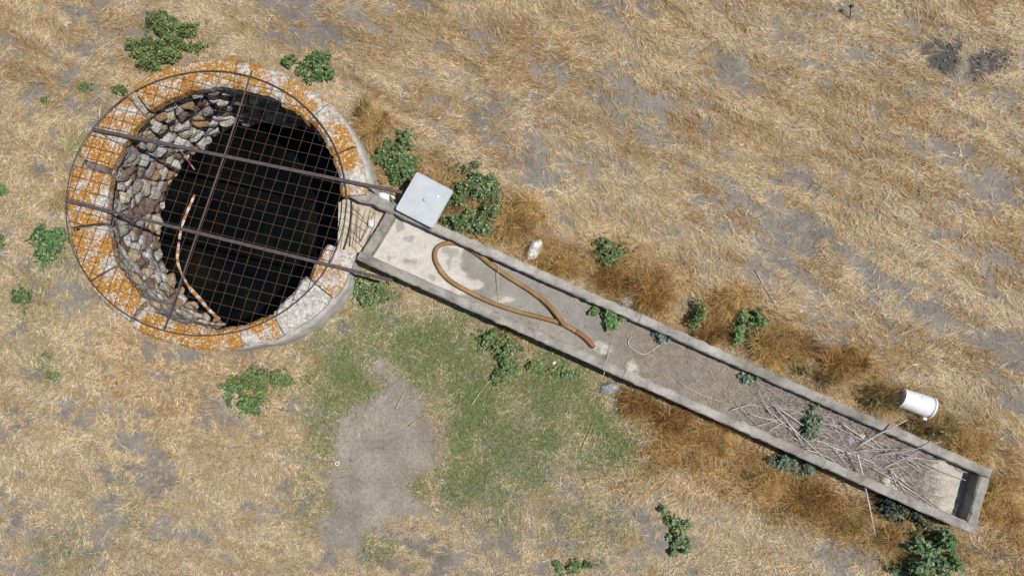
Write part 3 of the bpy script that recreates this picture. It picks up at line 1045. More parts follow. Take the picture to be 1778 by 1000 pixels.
# ------------------------------------------------------------------ mesh cover, bars
ZM = ZR + .022
cov = empty('mesh_cover', at(358, 350, ZM))
tag(cov, 'round rusty wire mesh cover lying over the well', 'mesh cover')
RC = at(358, 350, ZM)
RA_, RB_ = (at(602, 350, ZM) - at(115, 350, ZM)).length / 2, (at(358, 121, ZM) - at(358, 580, ZM)).length / 2


def ring_pt(a, z=ZM): return Vector((RC.x + RA_ * math.cos(a), RC.y + RB_ * math.sin(a), z))


rp = [ring_pt(2 * math.pi * i / 120, ZM + .006 * math.sin(i * .5)) for i in range(121)]
v_, f_ = tube_vf(rp, .0085, 6, False)
mk('ring', v_, f_, M['steel'], cov, True)


def chord(u, c):
    """where the line through point c along u meets the ring ellipse"""
    du = Vector((u.x / RA_, u.y / RB_)); dc = Vector(((c.x - RC.x) / RA_, (c.y - RC.y) / RB_))
    A2 = du.dot(du); B2 = 2 * du.dot(dc); C2 = dc.dot(dc) - 1
    D2 = B2 * B2 - 4 * A2 * C2
    if D2 < .02: return None
    s_ = math.sqrt(D2)
    return c + u * ((-B2 - s_) / 2 / A2), c + u * ((-B2 + s_) / 2 / A2)


def wdir(dx, dy): return Vector((dx, -dy, 0)).normalized()


u1, u2 = wdir(.972, .235), wdir(-.30, .954)
q1, q2 = Vector((-u1.y, u1.x, 0)), Vector((-u2.y, u2.x, 0))
sp = .1375
for uu, qq, dz in ((u1, q1, 0.0), (u2, q2, .0065)):
    for i in range(-14, 15):
        c = RC + qq * (sp * (i + .35) + random.uniform(-.008, .008))
        e = chord(uu, c)
        if e is None: continue
        a, b = e
        nseg = 7; pp = []
        for k2 in range(nseg + 1):
            p_ = a.lerp(b, k2 / nseg)
            t = k2 / nseg
            pp.append(Vector((p_.x, p_.y, ZM + dz)) + qq * random.uniform(-.006, .006) + Vector((0, 0, -.012 * math.sin(math.pi * t) + random.uniform(-.003, .003))))
        tube('wire', pp, .0025, M['wire'], cov, 4)
pp = [at(437, 124, ZM + .016), at(398, 245, ZM + .008), at(340, 412, ZM + .004), at(285, 573, ZM + .016)]
tube('cross_rod', catmull(pp, 5), .012, M['steel'], cov, 6)


def angle_bar(name, p0, p1, label, wd=.040, th=.007, hg=.045):
    """rolled steel angle: flat leg on top, one leg turned down"""
    d = (p1 - p0).normalized(); q = Vector((-d.y, d.x, 0)).normalized()
    prof = [(-wd / 2, 0), (-wd / 2, hg), (wd / 2, hg), (wd / 2, hg - th), (-wd / 2 + th, hg - th), (-wd / 2 + th, 0)]
    vs, fs = [], []
    ns = 24
    for i in range(ns + 1):
        c = p0.lerp(p1, i / ns)
        sag = -.006 * math.sin(math.pi * i / ns)
        for o_, z_ in prof:
            vs.append(c + q * (o_ + random.uniform(-.0012, .0012)) + Vector((0, 0, z_ + sag)))
    k = 6
    for i in range(ns):
        for j in range(k):
            fs.append((i * k + j, (i + 1) * k + j, (i + 1) * k + (j + 1) % k, i * k + (j + 1) % k))
    fs.append(tuple(range(k))); fs.append(tuple(ns * k + j for j in reversed(range(k))))
    return tag(mk(name, vs, fs, M['steel']), label, 'steel bar', 'steel bars across the well')


ZB = ZM + .008
angle_bar('steel_bar', at(160, 224, ZB + .045), at(698, 334, ZB + .045), 'rusted steel bar over the well whose end reaches the grey lid').location.z -= .045
angle_bar('steel_bar', at(114, 348, ZB + .045), at(681, 487, ZB + .045), 'rusted steel bar over the well ending above green weeds below trough corner').location.z -= .045

# bent scrap of mesh hanging into the channel
sc = empty('mesh_scrap', at(628, 385, ZC))
tag(sc, 'bent scrap of wire mesh lying in the spillway', 'mesh scrap')
for i in range(9):
    x0 = 600 + i * 6.2
    x0 += random.uniform(-3, 3)
    tube('wire', [at(x0 + 3 + random.uniform(-4, 4), 352 + i * 2.2, ZC + .10 - i * .008), at(x0 - 1 + random.uniform(-3, 3), 392, ZC + .05), at(x0 - 6 - i + random.uniform(-5, 5), 432 - i * 2, ZC + .012)], .0026, M['wire'], sc, 4)
for i in range(6):
    y0 = 356 + i * 13
    tube('wire', [at(599, y0 - 4, ZC + .10), at(618, y0 + 8 + random.uniform(-4, 4), ZC + .05), at(638 - i * 3 + random.uniform(-6, 6), y0 + 24 + random.uniform(-4, 4), ZC + .012)], .0026, M['wire'], sc, 4)

# ------------------------------------------------------------------ grey valve box
vb = empty('valve_box', at(735, 346, 0))
tag(vb, 'grey square lidded box at the corner of the trough', 'box')
ZL = .53
lidc = [at(723.5, 297.5, ZL), at(787.5, 331, ZL), at(751, 397, ZL), at(685.5, 363.5, ZL)]
cen = sum(lidc, Vector()) / 4


def rounded(corners, r, n=5):
    out = []
    k = len(corners)
    for i in range(k):
        p, a, b = corners[i], corners[i - 1], corners[(i + 1) % k]
        da, db = (a - p).normalized(), (b - p).normalized()
        for j in range(n + 1):
            t = j / n
            out.append((p + da * r) * (1 - t) ** 2 + p * 2 * t * (1 - t) + (p + db * r) * t * t)
    return out


def prism(name, outline, levels, mat, parent, smooth=False):
    """stack of scaled outlines: levels = (inset metres, z)"""
    k = len(outline); vs, fs = [], []
    c = sum(outline, Vector()) / k
    for ins, z_ in levels:
        for p in outline:
            d = Vector((p.x - c.x, p.y - c.y, 0)); ln = d.length
            q = Vector((c.x, c.y, 0)) + d * ((ln - ins) / ln)
            vs.append(Vector((q.x, q.y, z_)))
    for l in range(len(levels) - 1):
        for i in range(k):
            j = (i + 1) % k
            fs.append((l * k + i, l * k + j, (l + 1) * k + j, (l + 1) * k + i))
    fs.append(tuple(reversed(range(k)))); fs.append(tuple((len(levels) - 1) * k + i for i in range(k)))
    return mk(name, vs, fs, mat, parent, smooth)


ol = rounded(list(reversed(lidc)), .03)
lid = prism('lid', ol, [(.004, ZL - .055), (0, ZL - .045), (0, ZL - .012), (.004, ZL - .004), (.012, ZL), (.02, ZL - .001), (.026, ZL - .004), (.05, ZL - .002)], M['lid'], vb)
kp = at(738, 347, ZL)
prism('lid_knob', [kp + Vector((math.cos(a) * .026, math.sin(a) * .026, 0)) for a in [i * math.pi / 6 for i in range(12)]], [(0, ZL - .006), (0, ZL + .008), (.008, ZL + .014)], M['lid'], lid, True)
kp = at(760, 341, ZL)
prism('lid_plug', [kp + Vector((math.cos(a) * .016, math.sin(a) * .016, 0)) for a in [i * math.pi / 5 for i in range(10)]], [(0, ZL - .006), (0, ZL + .004), (.005, ZL + .009)], M['white'], lid, True)
bo = [cen + (p - cen) * .9 for p in reversed(lidc)]
prism('box_body', bo, [(0, ZT - .012), (0, ZL - .03)], M['body_grey'], vb)
# chamber standing on the ground outside the trough wall
e0, e1 = offs(TC, TD, -.012)
dd = (e1 - e0).normalized(); qq = Vector((dd.y, -dd.x, 0))
m0 = at(752, 362, ZL); m1 = at(712, 342, ZL)
base0 = e0 + dd * (m0 - e0).dot(dd); base1 = e0 + dd * (m1 - e0).dot(dd)
prism('chamber', [base0, base0 + qq * .28, base1 + qq * .28, base1], [(0, -.05), (0, ZT - .02)], M['body_grey'], vb)

# white lump of plaster beside the channel, with small pipe
def rock(name, px, py, rx, ry, h, mat, label, cat='rock', ang=0.0, z=None, seed=0, group=None, flat=1.0):
    c = at(px, py, 0 if z is None else z)
    if z is None: c.z = ghs(c.x, c.y)
    rr = random.Random(seed)
    ns, nr = 12, 5
    ca, sa = math.cos(ang), math.sin(ang)
    rad = [rr.uniform(.78, 1.12) for _ in range(ns)]
    vs, fs = [], []
    for l, (s_, z_) in enumerate(((.88, -.25), (1.0, .12), (.93, .48), (.68, .82), (.33, .97))):
        for i in range(ns):
            a = 2 * math.pi * i / ns
            r_ = rad[i] * s_ * rr.uniform(.93, 1.06)
            x_, y_ = math.cos(a) * rx * r_, math.sin(a) * ry * r_
            vs.append(c + Vector((x_ * ca - y_ * sa, x_ * sa + y_ * ca, h * (z_ + rr.uniform(-.06, .06) * flat))))
    vs.append(c + Vector((0, 0, h)))
    for l in range(4):
        for i in range(ns):
            j = (i + 1) % ns
            fs.append((l * ns + i, l * ns + j, (l + 1) * ns + j, (l + 1) * ns + i))
    for i in range(ns): fs.append((4 * ns + i, 4 * ns + (i + 1) % ns, 5 * ns))
    fs.append(tuple(reversed(range(ns))))
    return tag(mk(name, vs, fs, mat, None, False), label, cat, group)


rock('plaster_lump', 670, 343, .11, .065, .12, M['white'], 'bright white plaster lump by the channel wall next to lid', 'plaster lump', -.2, .38, 2)
tube('pipe_stub', [at(676, 340, .47), at(683, 352, .47), at(688, 358, .49)], .017, M['body_grey'], None, 8)
tag(bpy.data.objects['pipe_stub'], 'short grey pipe stub entering the lidded box', 'pipe')
rock('white_rock', 927, 433, .175, .10, .15, M['white_stone'], 'white rock in rust-coloured grass beside the trough wall', 'rock', 1.0, None, 4)
rock('pale_rock', 1092, 522, .12, .07, .06, M['white_stone'], 'low pale rock half hidden in dry grass by trough wall', 'rock', .3, None, 5)
rock('grey_rock', 1057, 673, .13, .075, .07, M['grey_rock'], 'flat blue-grey rock on bare soil below the trough', 'rock', .1, None, 6)
rock('channel_stone', 645, 389, .06, .075, .06, M['white_stone'], 'rounded pale stone in the spillway against trough end', 'rock', .2, ZC, 7)
rock('trough_stone', 1494, 757, .075, .06, .07, M['tan_rock'], 'pale tan angular stone among the sticks in the trough', 'rock', -.3, ZF, 8)
rock('trough_stone', 1474, 762, .065, .085, .055, M['grey_rock'], 'duller grey stone touching the tan stone in the trough', 'rock', .1, ZF, 9)
rock('cobble', 1534, 833, .07, .062, .085, M['tan_rock'], 'round yellowish cobble against the inside of the trough wall', 'rock', .1, ZF, 10, None, .4)
rock('white_chip', 962, 630, .03, .022, .02, M['white'], 'tiny white chip in green grass below the trough', 'chip', .4, None, 11)
rock('white_pebble', 1281, 524, .035, .025, .025, M['white_stone'], 'small white pebble in straw above the trough', 'pebble', .4, None, 12)
rock('white_pebble', 1480, 590, .03, .025, .02, M['white_stone'], 'small white pebble on the grey soil band in the field', 'pebble', .4, None, 13)

# white ring
c = at(586, 804, 0); c.z = ghs(c.x, c.y) + .012
v_, f_ = tube_vf([c + Vector((.024 * math.cos(i * math.pi / 10), .024 * math.sin(i * math.pi / 10), 0)) for i in range(21)], .006, 5, False)
tag(mk('white_ring', v_, f_, M['white'], None, True), 'small white plastic ring on the bare dirt patch', 'ring')

# ------------------------------------------------------------------ hose
hp = [(1031, 602, 0), (1012, 583, 0), (978, 563, 0), (942, 552, 0), (900, 541, 0), (858, 527, 0), (815, 507, 0), (781, 487, 0), (763, 466, 0), (755, 446, 0), (760, 429, 0), (778, 422, 0), (802, 425, 0), (830, 441, 0), (852, 459, 0), (880, 479, 0), (915, 501, 0), (943, 521, .01), (964, 542, .03), (979, 563, .062)]
HR = .030
hpts = catmull([at(x_, y_, ZF + HR + .006 + z_) for x_, y_, z_ in hp], 10)
hose = empty('hose', hpts[60])
tag(hose, 'thick brown rubber hose lying in a loop inside the trough', 'hose')
rad = [HR * (1 + .03 * math.sin(i * 1.9) + .07 * math.sin(i * .11)) for i in range(len(hpts))]
tube('hose_body', hpts[14:], rad[14:], M['hose'], hose, 10)
tube('hose_end', hpts[:15], [r_ * 1.03 for r_ in rad[:15]], M['hose_end'], hose, 10)
e_ = hpts[0]; d_ = (hpts[1] - hpts[0]).normalized()
tube('hose_mouth', [e_ - d_ * .012, e_ + d_ * .004], .026, M['black'], hose, 10)

# cable loop
cp = [(1146, 598), (1132, 608), (1118, 615), (1104, 609), (1094, 602), (1091, 592), (1097, 584)]
tag(tube('cable', catmull([at(x_, y_, ZF + .022) for x_, y_ in cp], 6), .0055, M['cable'], None, 6), 'thin cream cable curled on the silt in the trough', 'cable')

# ------------------------------------------------------------------ striped tape and stake in the well
def striped(name, pts, r, mats, slen, label, cat, flat=1.0, sides=6):
    pts = [Vector(p) for p in pts]
    v_, f_ = tube_vf(pts, r, sides, True, flat)
    o = mk(name, v_, f_, mats[0], None, False)
    for mm in mats[1:]: o.data.materials.append(mm)
    acc, L_ = 0, [0]
    for a, b in zip(pts[:-1], pts[1:]): acc += (b - a).length; L_.append(acc)
    for i, pl in enumerate(o.data.polygons):
        seg = min(i // sides, len(pts) - 2)
        pl.material_index = int((L_[seg] + (i % sides) * .006 + .035 * math.sin(L_[seg] * 7.3)) / slen) % len(mats)
    return tag(o, label, cat)


tp = [(338, 338), (331, 354), (323, 372), (315, 396), (310, 425), (308, 452), (315, 474), (328, 498), (346, 518), (362, 537), (381, 555)]
tpts = catmull([at(x_, y_, ZW + .014) for x_, y_ in tp], 14)
rad = [(.009 + .014 * abs(math.sin(i * .075 + .4 * math.sin(i * .31))) ** .6 + (.006 if i > 100 else 0)) for i in range(len(tpts))]
striped('barrier_tape', tpts, rad, [M['tape_orange'], M['tape_white']], .085, 'orange and white striped tape floating on the well water', 'tape', .45)
striped('striped_stake', [at(310, 257, -.55).lerp(at(340, 298, ZW - .05), i / 10) for i in range(11)], .013, [M['tape_white'], M['tape_red']], .11, 'thin red and white stake leaning against the well stones', 'stake')

# ------------------------------------------------------------------ bucket
bk = at(1591, 699, .14)
ax = (at(1617, 708, .14) - at(1564, 689, .14)).normalized()
gz = ghs(bk.x, bk.y)
bucket = empty('bucket', (bk.x, bk.y, gz))
tag(bucket, 'white plastic bucket lying on its side in dry grass', 'bucket')
sd_v = Vector((-ax.y, ax.x, 0)); upv = Vector((0, 0, 1))
bc0 = Vector((bk.x, bk.y, gz + .138))


def lathe(name, prof, mat, parent, n_=28, closed=False):
    vs, fs = [], []
    for (t, r_) in prof:
        for i in range(n_):
            a = 2 * math.pi * i / n_
            vs.append(bc0 + ax * t + sd_v * (math.cos(a) * r_) + upv * (math.sin(a) * r_))
    for l in range(len(prof) - 1):
        for i in range(n_):
            j = (i + 1) % n_
            fs.append((l * n_ + i, l * n_ + j, (l + 1) * n_ + j, (l + 1) * n_ + i))
    if closed: fs.append(tuple(range(n_)))
    return mk(name, vs, fs, mat, parent, True)


lathe('bucket_body', [(-.20, .122), (-.205, .118), (-.19, .124), (.0, .131), (.14, .137), (.195, .139), (.197, .134), (.14, .132), (0, .126), (-.18, .119)], M['white'], bucket, closed=True)
lathe('bucket_rim', [(.145, .137), (.178, .139), (.18, .147), (.2, .147), (.203, .141), (.2, .134)], M['white'], bucket)
lathe('bucket_lid', [(.186, .136), (.190, .10), (.188, .02)], M['white'], bucket, closed=False)
hb = [bc0 + ax * (.165) + sd_v * (.145 * math.cos(a)) + upv * (.145 * math.sin(a)) - ax * (.03 * math.sin((a + .4) * 1.0)) for a in [-.35 - i * .24 for i in range(11)]]
tube('bucket_handle', hb, .004, M['steel'], bucket, 5)
ear = bc0 + ax * .165 - sd_v * .147
prism('handle_ear', [ear + ax * (.03 * math.cos(i * math.pi / 5)) - sd_v * (.022 * math.sin(i * math.pi / 5) + .008) for i in range(10)], [(0, bc0.z - .05), (0, bc0.z + .02), (.006, bc0.z + .026)], M['white'], bucket)

# ------------------------------------------------------------------ sticks in the trough
def stick(p0, p1, r, label, bend=.02, lift=0.0, name='stick', z0=None, z1=None, group='dead sticks in the trough', mat='twig'):
    a = at(p0[0], p0[1], ZF); b = at(p1[0], p1[1], ZF)
    a = at(p0[0], p0[1], ZF + .02 + r + lift if z0 is None else z0); b = at(p1[0], p1[1], ZF + .02 + r + lift if z1 is None else z1)
    q = Vector((-(b - a).y, (b - a).x, 0)).normalized()
    L_ = (b - a).length
    pp = []
    ph = random.uniform(0, 6.28)
    for i in range(8):
        t = i / 7
        pp.append(a.lerp(b, t) + q * (bend * L_ * (math.sin(t * 3.1 + ph) - math.sin(ph) * (1 - t) - math.sin(3.1 + ph) * t)) + Vector((0, 0, .006 * math.sin(t * 9 + ph))))
    rr = [r * (1.1 - .55 * i / 7) for i in range(8)]
    o = tube(name, pp, rr, M[mat], None, 5)
    return tag(o, label, 'stick', group)


LB = 'thin grey dead stick in the tangled pile inside the trough'
big = [((1300, 719), (1376, 745)), ((1334, 712), (1405, 775)), ((1345, 705), (1392, 768)), ((1370, 738), (1432, 795)), ((1385, 748), (1480, 788)), ((1400, 760), (1470, 780)), ((1322, 704), (1390, 712)),
       ((1490, 782), (1588, 778)), ((1535, 812), (1610, 775)), ((1540, 812), (1600, 860)), ((1515, 813), (1640, 893)), ((1572, 793), (1650, 800)), ((1572, 793), (1622, 818)), ((1560, 790), (1598, 812)), ((1600, 800), (1684, 836)), ((1548, 815), (1575, 858)), ((1545, 815), (1562, 860)), ((1462, 735), (1500, 762)), ((1425, 735), (1475, 739)), ((1500, 770), (1555, 790)),
       ((1560, 785), (1644, 803)), ((1596, 852), (1636, 885)), ((1310, 740), (1360, 725)), ((1330, 752), (1368, 728)), ((1350, 708), (1420, 760)), ((1440, 740), (1460, 752)), ((1430, 770), (1520, 805)), ((1400, 780), (1450, 800))]
for i, (a, b) in enumerate(big):
    stick(a, b, random.uniform(.005, .010), 'thicker bleached stick in the tangled pile inside the trough', .03, random.uniform(0, .07))
tdir = (TB - TA).normalized()
for i in range(85):
    px_ = random.triangular(1290, 1640, 1440)
    t = (px_ - 619) / (1692 - 619)
    cy_ = 451 + (929 - 451) * t
    py_ = cy_ - random.uniform(26, 92)
    a_ = .42 + random.gauss(0, .45)
    ln = random.uniform(14, 46)
    p0 = (px_ - ln * math.cos(a_), py_ - ln * math.sin(a_)); p1 = (px_ + ln * math.cos(a_), py_ + ln * math.sin(a_))
    ok = True
    for q in (p0, p1):
        yl = 451 + (929 - 451) * (q[0] - 619) / 1073
        if not (yl - 98 < q[1] < yl - 16): ok = False
    if ok: stick(p0, p1, random.uniform(.0028, .006), LB, .05, random.uniform(0, .05))
stick((1486, 776), (1574, 729), .014, 'straight pale stick leaning up over the upper trough wall', .01, 0, 'pale_stick', ZF + .04, ZT + .13, None)
stick((1516, 790), (1636, 766), .008, 'branched grey twig poking over the upper trough wall', .04, 0, 'grey_twig', ZF + .06, ZT + .10, None)
stick((1488, 788), (1520, 928), .011, 'long pale dry stem lying across the lower trough wall', .02, 0, 'long_stalk', ZT + .03, .10, None)
stick((1440, 716), (1465, 684), .007, 'single golden stalk crossing the upper trough wall', .01, 0, 'golden_stalk', ZF + .05, ZT + .1, None, 'straw_stalk')
stick((1048, 652), (1062, 595), .005, 'golden straw stalk across the trough near the hose end', .01, 0, 'golden_stalk', ZT - .10, ZF + .03, None, 'straw_stalk')
stick((1178, 663), (1265, 702), .006, 'long dark bent stem on the silt of the trough', .06, 0, 'dark_stem', None, None, None)
stick((1268, 712), (1302, 702), .009, 'short bleached stick at the tip of the stick pile', .01, .01, 'bleached_stick', None, None, None)
stick((865, 458), (866, 527), .004, 'single straw stalk crossing the hose loop', .01, 0, 'golden_stalk', ZF + .09, ZF + .03, None, 'straw_stalk')
for i, (a, b, lb) in enumerate([((1312, 470), (1356, 543), 'grey woody stem lying in straw above the trough'), ((820, 700), (868, 640), 'pale long stalk on green grass under the trough'), ((710, 740), (738, 722), 'short pale stalk on edge of the dirt patch'), ((688, 710), (702, 680), 'thin pale stalk near the top of the dirt patch'), ((585, 816), (618, 816), 'tiny level straw beside the white plastic ring'), ((1010, 780), (1030, 735), 'golden stalk on grass left of the rust-coloured grass'), ((1490, 470), (1530, 520), 'thin dark stem lying on the grey soil band'), ((980, 480), (1010, 425), 'long golden stalk leaning in the tall grass above trough')]):
    za, zb = [ghs(*at(*q, 0).xy) + .022 for q in (a, b)]
    stick(a, b, .006 if i else .009, lb, .02, 0, 'stalk', za, zb, None, 'straw_stalk' if i not in (0, 6) else 'twig')

# ------------------------------------------------------------------ dead black thistle
tb_ = at(1478, 33, 0); tb_.z = ghs(tb_.x, tb_.y)
th = empty('dead_thistle', tb_)
tag(th, 'small blackened thistle standing alone in the straw field', 'thistle')
top = at(1478, 11, .13); top.z = tb_.z + .16
tube('stem', [tb_ - Vector((0, 0, .01)), tb_.lerp(top, .5), top], .006, M['black'], th, 5)
for i in range(9):
    a = i * 2.4
    e = top + Vector((math.cos(a) * .05, math.sin(a) * .05, random.uniform(-.02, .045)))
    tube('spike', [top - Vector((0, 0, random.uniform(0, .05))), e], [.006, .002], M['black'], th, 4)
tube('seed_head', [top - Vector((0, 0, .02)), top, top + Vector((0, 0, .03))], [.01, .02, .006], M['black'], th, 6)

# ------------------------------------------------------------------ weeds
GRN = [(.085, .15, .055), (.06, .115, .042), (.12, .19, .072), (.16, .23, .10), (.10, .17, .062)]
BLU = [(.12, .165, .125), (.09, .135, .10), (.16, .205, .155), (.19, .22, .17)]


def weed(blobs, label, h=.16, dens=1.0, leaf=.017, cols=GRN, pods=0, name='mallow_plant', cat='weed', group=None, zbase=None, straggle=.24):
    """low leafy plant: small folded leaves spread through a mound that follows the blobs (px, py, rx, ry)"""
    cs = []
    for (px_, py_, rx, ry) in blobs:
        c = at(px_, py_, 0 if zbase is None else zbase)
        cs.append((c.x, c.y, rx * .0075, ry * .0075))
    area = sum(math.pi * c[2] * c[3] for c in cs)
    n_ = int(area * 4300 * dens * (.022 / leaf) ** 2)
    root = empty(name, (cs[0][0], cs[0][1], ghs(cs[0][0], cs[0][1]) if zbase is None else zbase))
    tag(root, label, cat, group)
    wts = np.array([c[2] * c[3] for c in cs]); wts /= wts.sum()
    k = RNG.choice(len(cs), n_, p=wts)
    C = np.array(cs)[k]
    rr = np.sqrt(RNG.random(n_)) * np.where(RNG.random(n_) < straggle, RNG.uniform(1.0, 1.55, n_), 1.0)
    a = RNG.uniform(0, 6.283, n_)
    seed = int(RNG.integers(0, 1000))
    edge = .62 + .75 * vnoise(np.cos(a) * 3.2 + C[:, 0] * 3 + 9, np.sin(a) * 2.2 + C[:, 1] * 3, seed)
    x = C[:, 0] + np.cos(a) * rr * C[:, 2] * edge; y = C[:, 1] + np.sin(a) * rr * C[:, 3] * edge
    gap = fbm(x * 9, y * 9, seed + 3, 3)
    rk = np.argsort(np.argsort(gap + RNG.normal(0, .03, n_))) / max(1, n_)
    ok = rk > .12 + .34 * np.clip(rr, 0, 1.2) ** 2
    gap = .3 + .45 * rk
    x, y, rr, gap, a = x[ok], y[ok], rr[ok], gap[ok], a[ok]
    n_ = len(x)
    zg = gh(x, y) if zbase is None else np.full(n_, zbase)
    dome = np.clip(1 - (rr / 1.15) ** 2, .12, 1) ** .7
    z = zg + .01 + h * dome * np.clip(3.2 * (gap - .28), .15, 1.3) * RNG.uniform(.25, 1.0, n_) ** .6
    sz = leaf * random.uniform(.85, 1.2) * RNG.uniform(.5, 1.3, n_)
    # each leaf: a five-lobed fan bent along its rib (7 vertices, 6 triangles)
    nrm = np.stack([RNG.normal(0, .42, n_) + np.cos(a) * rr * .3, RNG.normal(0, .42, n_) + np.sin(a) * rr * .3, np.ones(n_)], 1)
    nrm /= np.linalg.norm(nrm, axis=1, keepdims=True)
    hd = RNG.uniform(0, 6.283, n_)
    t1 = np.stack([np.cos(hd), np.sin(hd), np.zeros(n_)], 1)
    t1 -= nrm * (t1 * nrm).sum(1, keepdims=True); t1 /= np.linalg.norm(t1, axis=1, keepdims=True)
    t2 = np.cross(nrm, t1)
    shape = [(0, 0, 0), (-.55, .45, .10), (-.15, 1.0, .22), (.55, .8, .08), (1.0, 0, -.1), (.55, -.8, .08), (-.15, -1.0, .22), (-.55, -.45, .10)]
    c0 = np.stack([x, y, z], 1)
    V = np.stack([c0 + sz[:, None] * (u_ * t1 + v_ * t2 + w_ * nrm) for u_, v_, w_ in shape], 1)
    tri = np.array([(0, i, i + 1) for i in range(1, 7)])
    F = (np.arange(n_)[:, None, None] * 8 + tri[None]).reshape(-1, 3)
    tint = np.array([random.uniform(.85, 1.15), 1.0, random.uniform(.8, 1.2)]) * random.uniform(1.05, 1.4)
    colr = np.repeat(pal(n_, cols, .28) * tint, 8, axis=0)
    old = np.repeat(RNG.random(n_) < .05, 8)
    colr[old] = (.36, .30, .13)
    f_ = bulk('foliage', V.reshape(-1, 3), F, M['leaf'], root, colr)
    f_['kind'] = 'stuff'
    # stems: a few creeping tubes per blob
    vs, fs = [], []
    for c in cs:
        for i in range(5):
            a_ = random.uniform(0, 6.28)
            z0_ = (ghs(c[0], c[1]) if zbase is None else zbase)
            e = Vector((c[0] + math.cos(a_) * c[2] * .8, c[1] + math.sin(a_) * c[3] * .8, z0_ + h * .35))
            m_ = Vector((c[0], c[1], z0_ - .01)).lerp(e, .5) + Vector((0, 0, h * .15))
            v2, f2 = tube_vf([Vector((c[0], c[1], z0_ - .01)), m_, e], [.006, .005, .003], 4, True, 1.0, len(vs))
            vs += v2; fs += f2
    mk('stems', vs, fs, M['stem'], root, True)['kind'] = 'stuff'
    if pods:
        k_ = int(pods)
        ii = RNG.choice(n_, min(k_, n_), replace=False)
        pv = oct_[None] * RNG.uniform(.008, .016, (len(ii), 1, 1)) + (c0[ii] + np.array([0, 0, .02]))[:, None]
        pf = (np.arange(len(ii))[:, None, None] * 6 + of[None]).reshape(-1, 3)
        q_ = bulk('seed_pods', pv.reshape(-1, 3), pf, M['flower'], root)
        q_['kind'] = 'stuff'
    return root


weed([(285, 92, 48, 34), (290, 50, 30, 28), (335, 58, 24, 12), (250, 85, 26, 16), (335, 82, 22, 10), (265, 118, 22, 14)], 'large green mallow spreading behind the top of the well rim', .2, 1.1, pods=16)
weed([(540, 122, 34, 22), (560, 105, 20, 12), (512, 112, 18, 10), (575, 130, 12, 10)], 'compact green mallow touching the rim where its stones are cracked', .2, 1.1, pods=18)
weed([(690, 275, 34, 30), (702, 245, 14, 24), (700, 305, 26, 18), (665, 270, 14, 14)], 'leafy mallow between the well rim and the grey lid', .22, 1.1, pods=22)
weed([(815, 340, 44, 44), (800, 385, 38, 24), (845, 355, 26, 34), (810, 302, 30, 18), (840, 395, 20, 20)], 'big flowering mallow right beside the grey lidded box', .28, 1.0, pods=150)
weed([(1058, 432, 26, 20), (1080, 436, 20, 8), (1048, 418, 18, 10), (1056, 452, 20, 10)], 'small mallow alone in the straw above the trough wall', .16, 1.1, pods=14)
weed([(1045, 540, 24, 16), (1062, 550, 22, 12), (1056, 566, 12, 14)], 'bright mallow growing inside the trough past the hose', .12, 1.2, pods=10, zbase=ZF)
weed([(1148, 583, 16, 10), (1152, 576, 10, 8)], 'grey-green weed inside the trough by the cream cable', .10, .9, .016, BLU, name='saltbush_weed', zbase=ZF)
weed([(1300, 655, 20, 11), (1310, 648, 10, 9)], 'grey-green weed inside the trough before the stick pile', .10, .9, .016, BLU, name='saltbush_weed', zbase=ZF)
weed([(1405, 735, 22, 24), (1412, 718, 14, 14), (1395, 745, 16, 12)], 'grey-green weed growing through the stick pile', .14, 1.0, .017, BLU, name='saltbush_weed', zbase=ZF)
weed([(1527, 746, 9, 6)], 'tiny green weed in trough beside the leaning pale stick', .08, 1, .016, name='weed', zbase=ZF)
weed([(1212, 540, 14, 26), (1205, 560, 12, 14)], 'upright green weed in rust-coloured grass outside upper trough wall', .26, .8, .018, name='weed', pods=4)
weed([(1288, 568, 26, 26), (1310, 555, 18, 18), (1275, 585, 22, 14)], 'spreading green weed beside the round golden grass tuft', .24, .8, .018, name='weed', pods=8)
weed([(440, 668, 40, 24), (468, 650, 28, 14), (488, 660, 26, 10), (430, 695, 28, 22), (410, 672, 24, 8), (440, 712, 18, 12)], 'sprawling bright mallow on the straw below the well', .13, 1.2, pods=20)
weed([(655, 500, 42, 20), (628, 492, 18, 12), (680, 512, 24, 12), (640, 520, 20, 12)], 'mallow under the end of the lower steel bar', .16, 1.0, pods=50)
weed([(868, 600, 34, 26), (880, 630, 28, 22), (850, 585, 24, 16), (870, 655, 18, 14)], 'dense mallow along the lower trough wall near hose loop', .14, .75, pods=45)
weed([(965, 648, 36, 9), (930, 636, 20, 10)], 'low green weed strip at the foot of lower trough wall', .10, .7, .018, name='weed')
weed([(88, 420, 28, 26), (80, 440, 24, 18), (105, 408, 16, 12)], 'dark green mallow against the lichened rim by a long crack', .14, 1.1, pods=6)
weed([(44, 514, 16, 18), (40, 522, 14, 10)], 'little mallow standing alone in straw left of the well', .10, 1.0)
weed([(150, 152, 14, 9)], 'sparse weed sprig in straw above the rim notch', .06, .5, .016, name='weed')
weed([(208, 155, 14, 8), (216, 160, 8, 8)], 'green weed growing in the notch of the well rim', .12, .8, .016, name='weed')
weed([(80, 174, 8, 6)], 'tiny green sprout in pale straw far from the rim', .05, .8, .014, name='weed')
weed([(3, 328, 14, 12)], 'dark weed clump level with the timber stub in the straw', .08, .9, .016, name='weed')
weed([(3, 420, 12, 10)], 'small weed clump level with the long rim crack in straw', .08, .9, .016, name='weed')
weed([(86, 617, 10, 6)], 'small grey-green rosette in straw below the well', .05, .9, .014, BLU, name='weed')
weed([(92, 652, 14, 8)], 'low green rosette under the grey-green one', .05, .7, .015, name='weed')
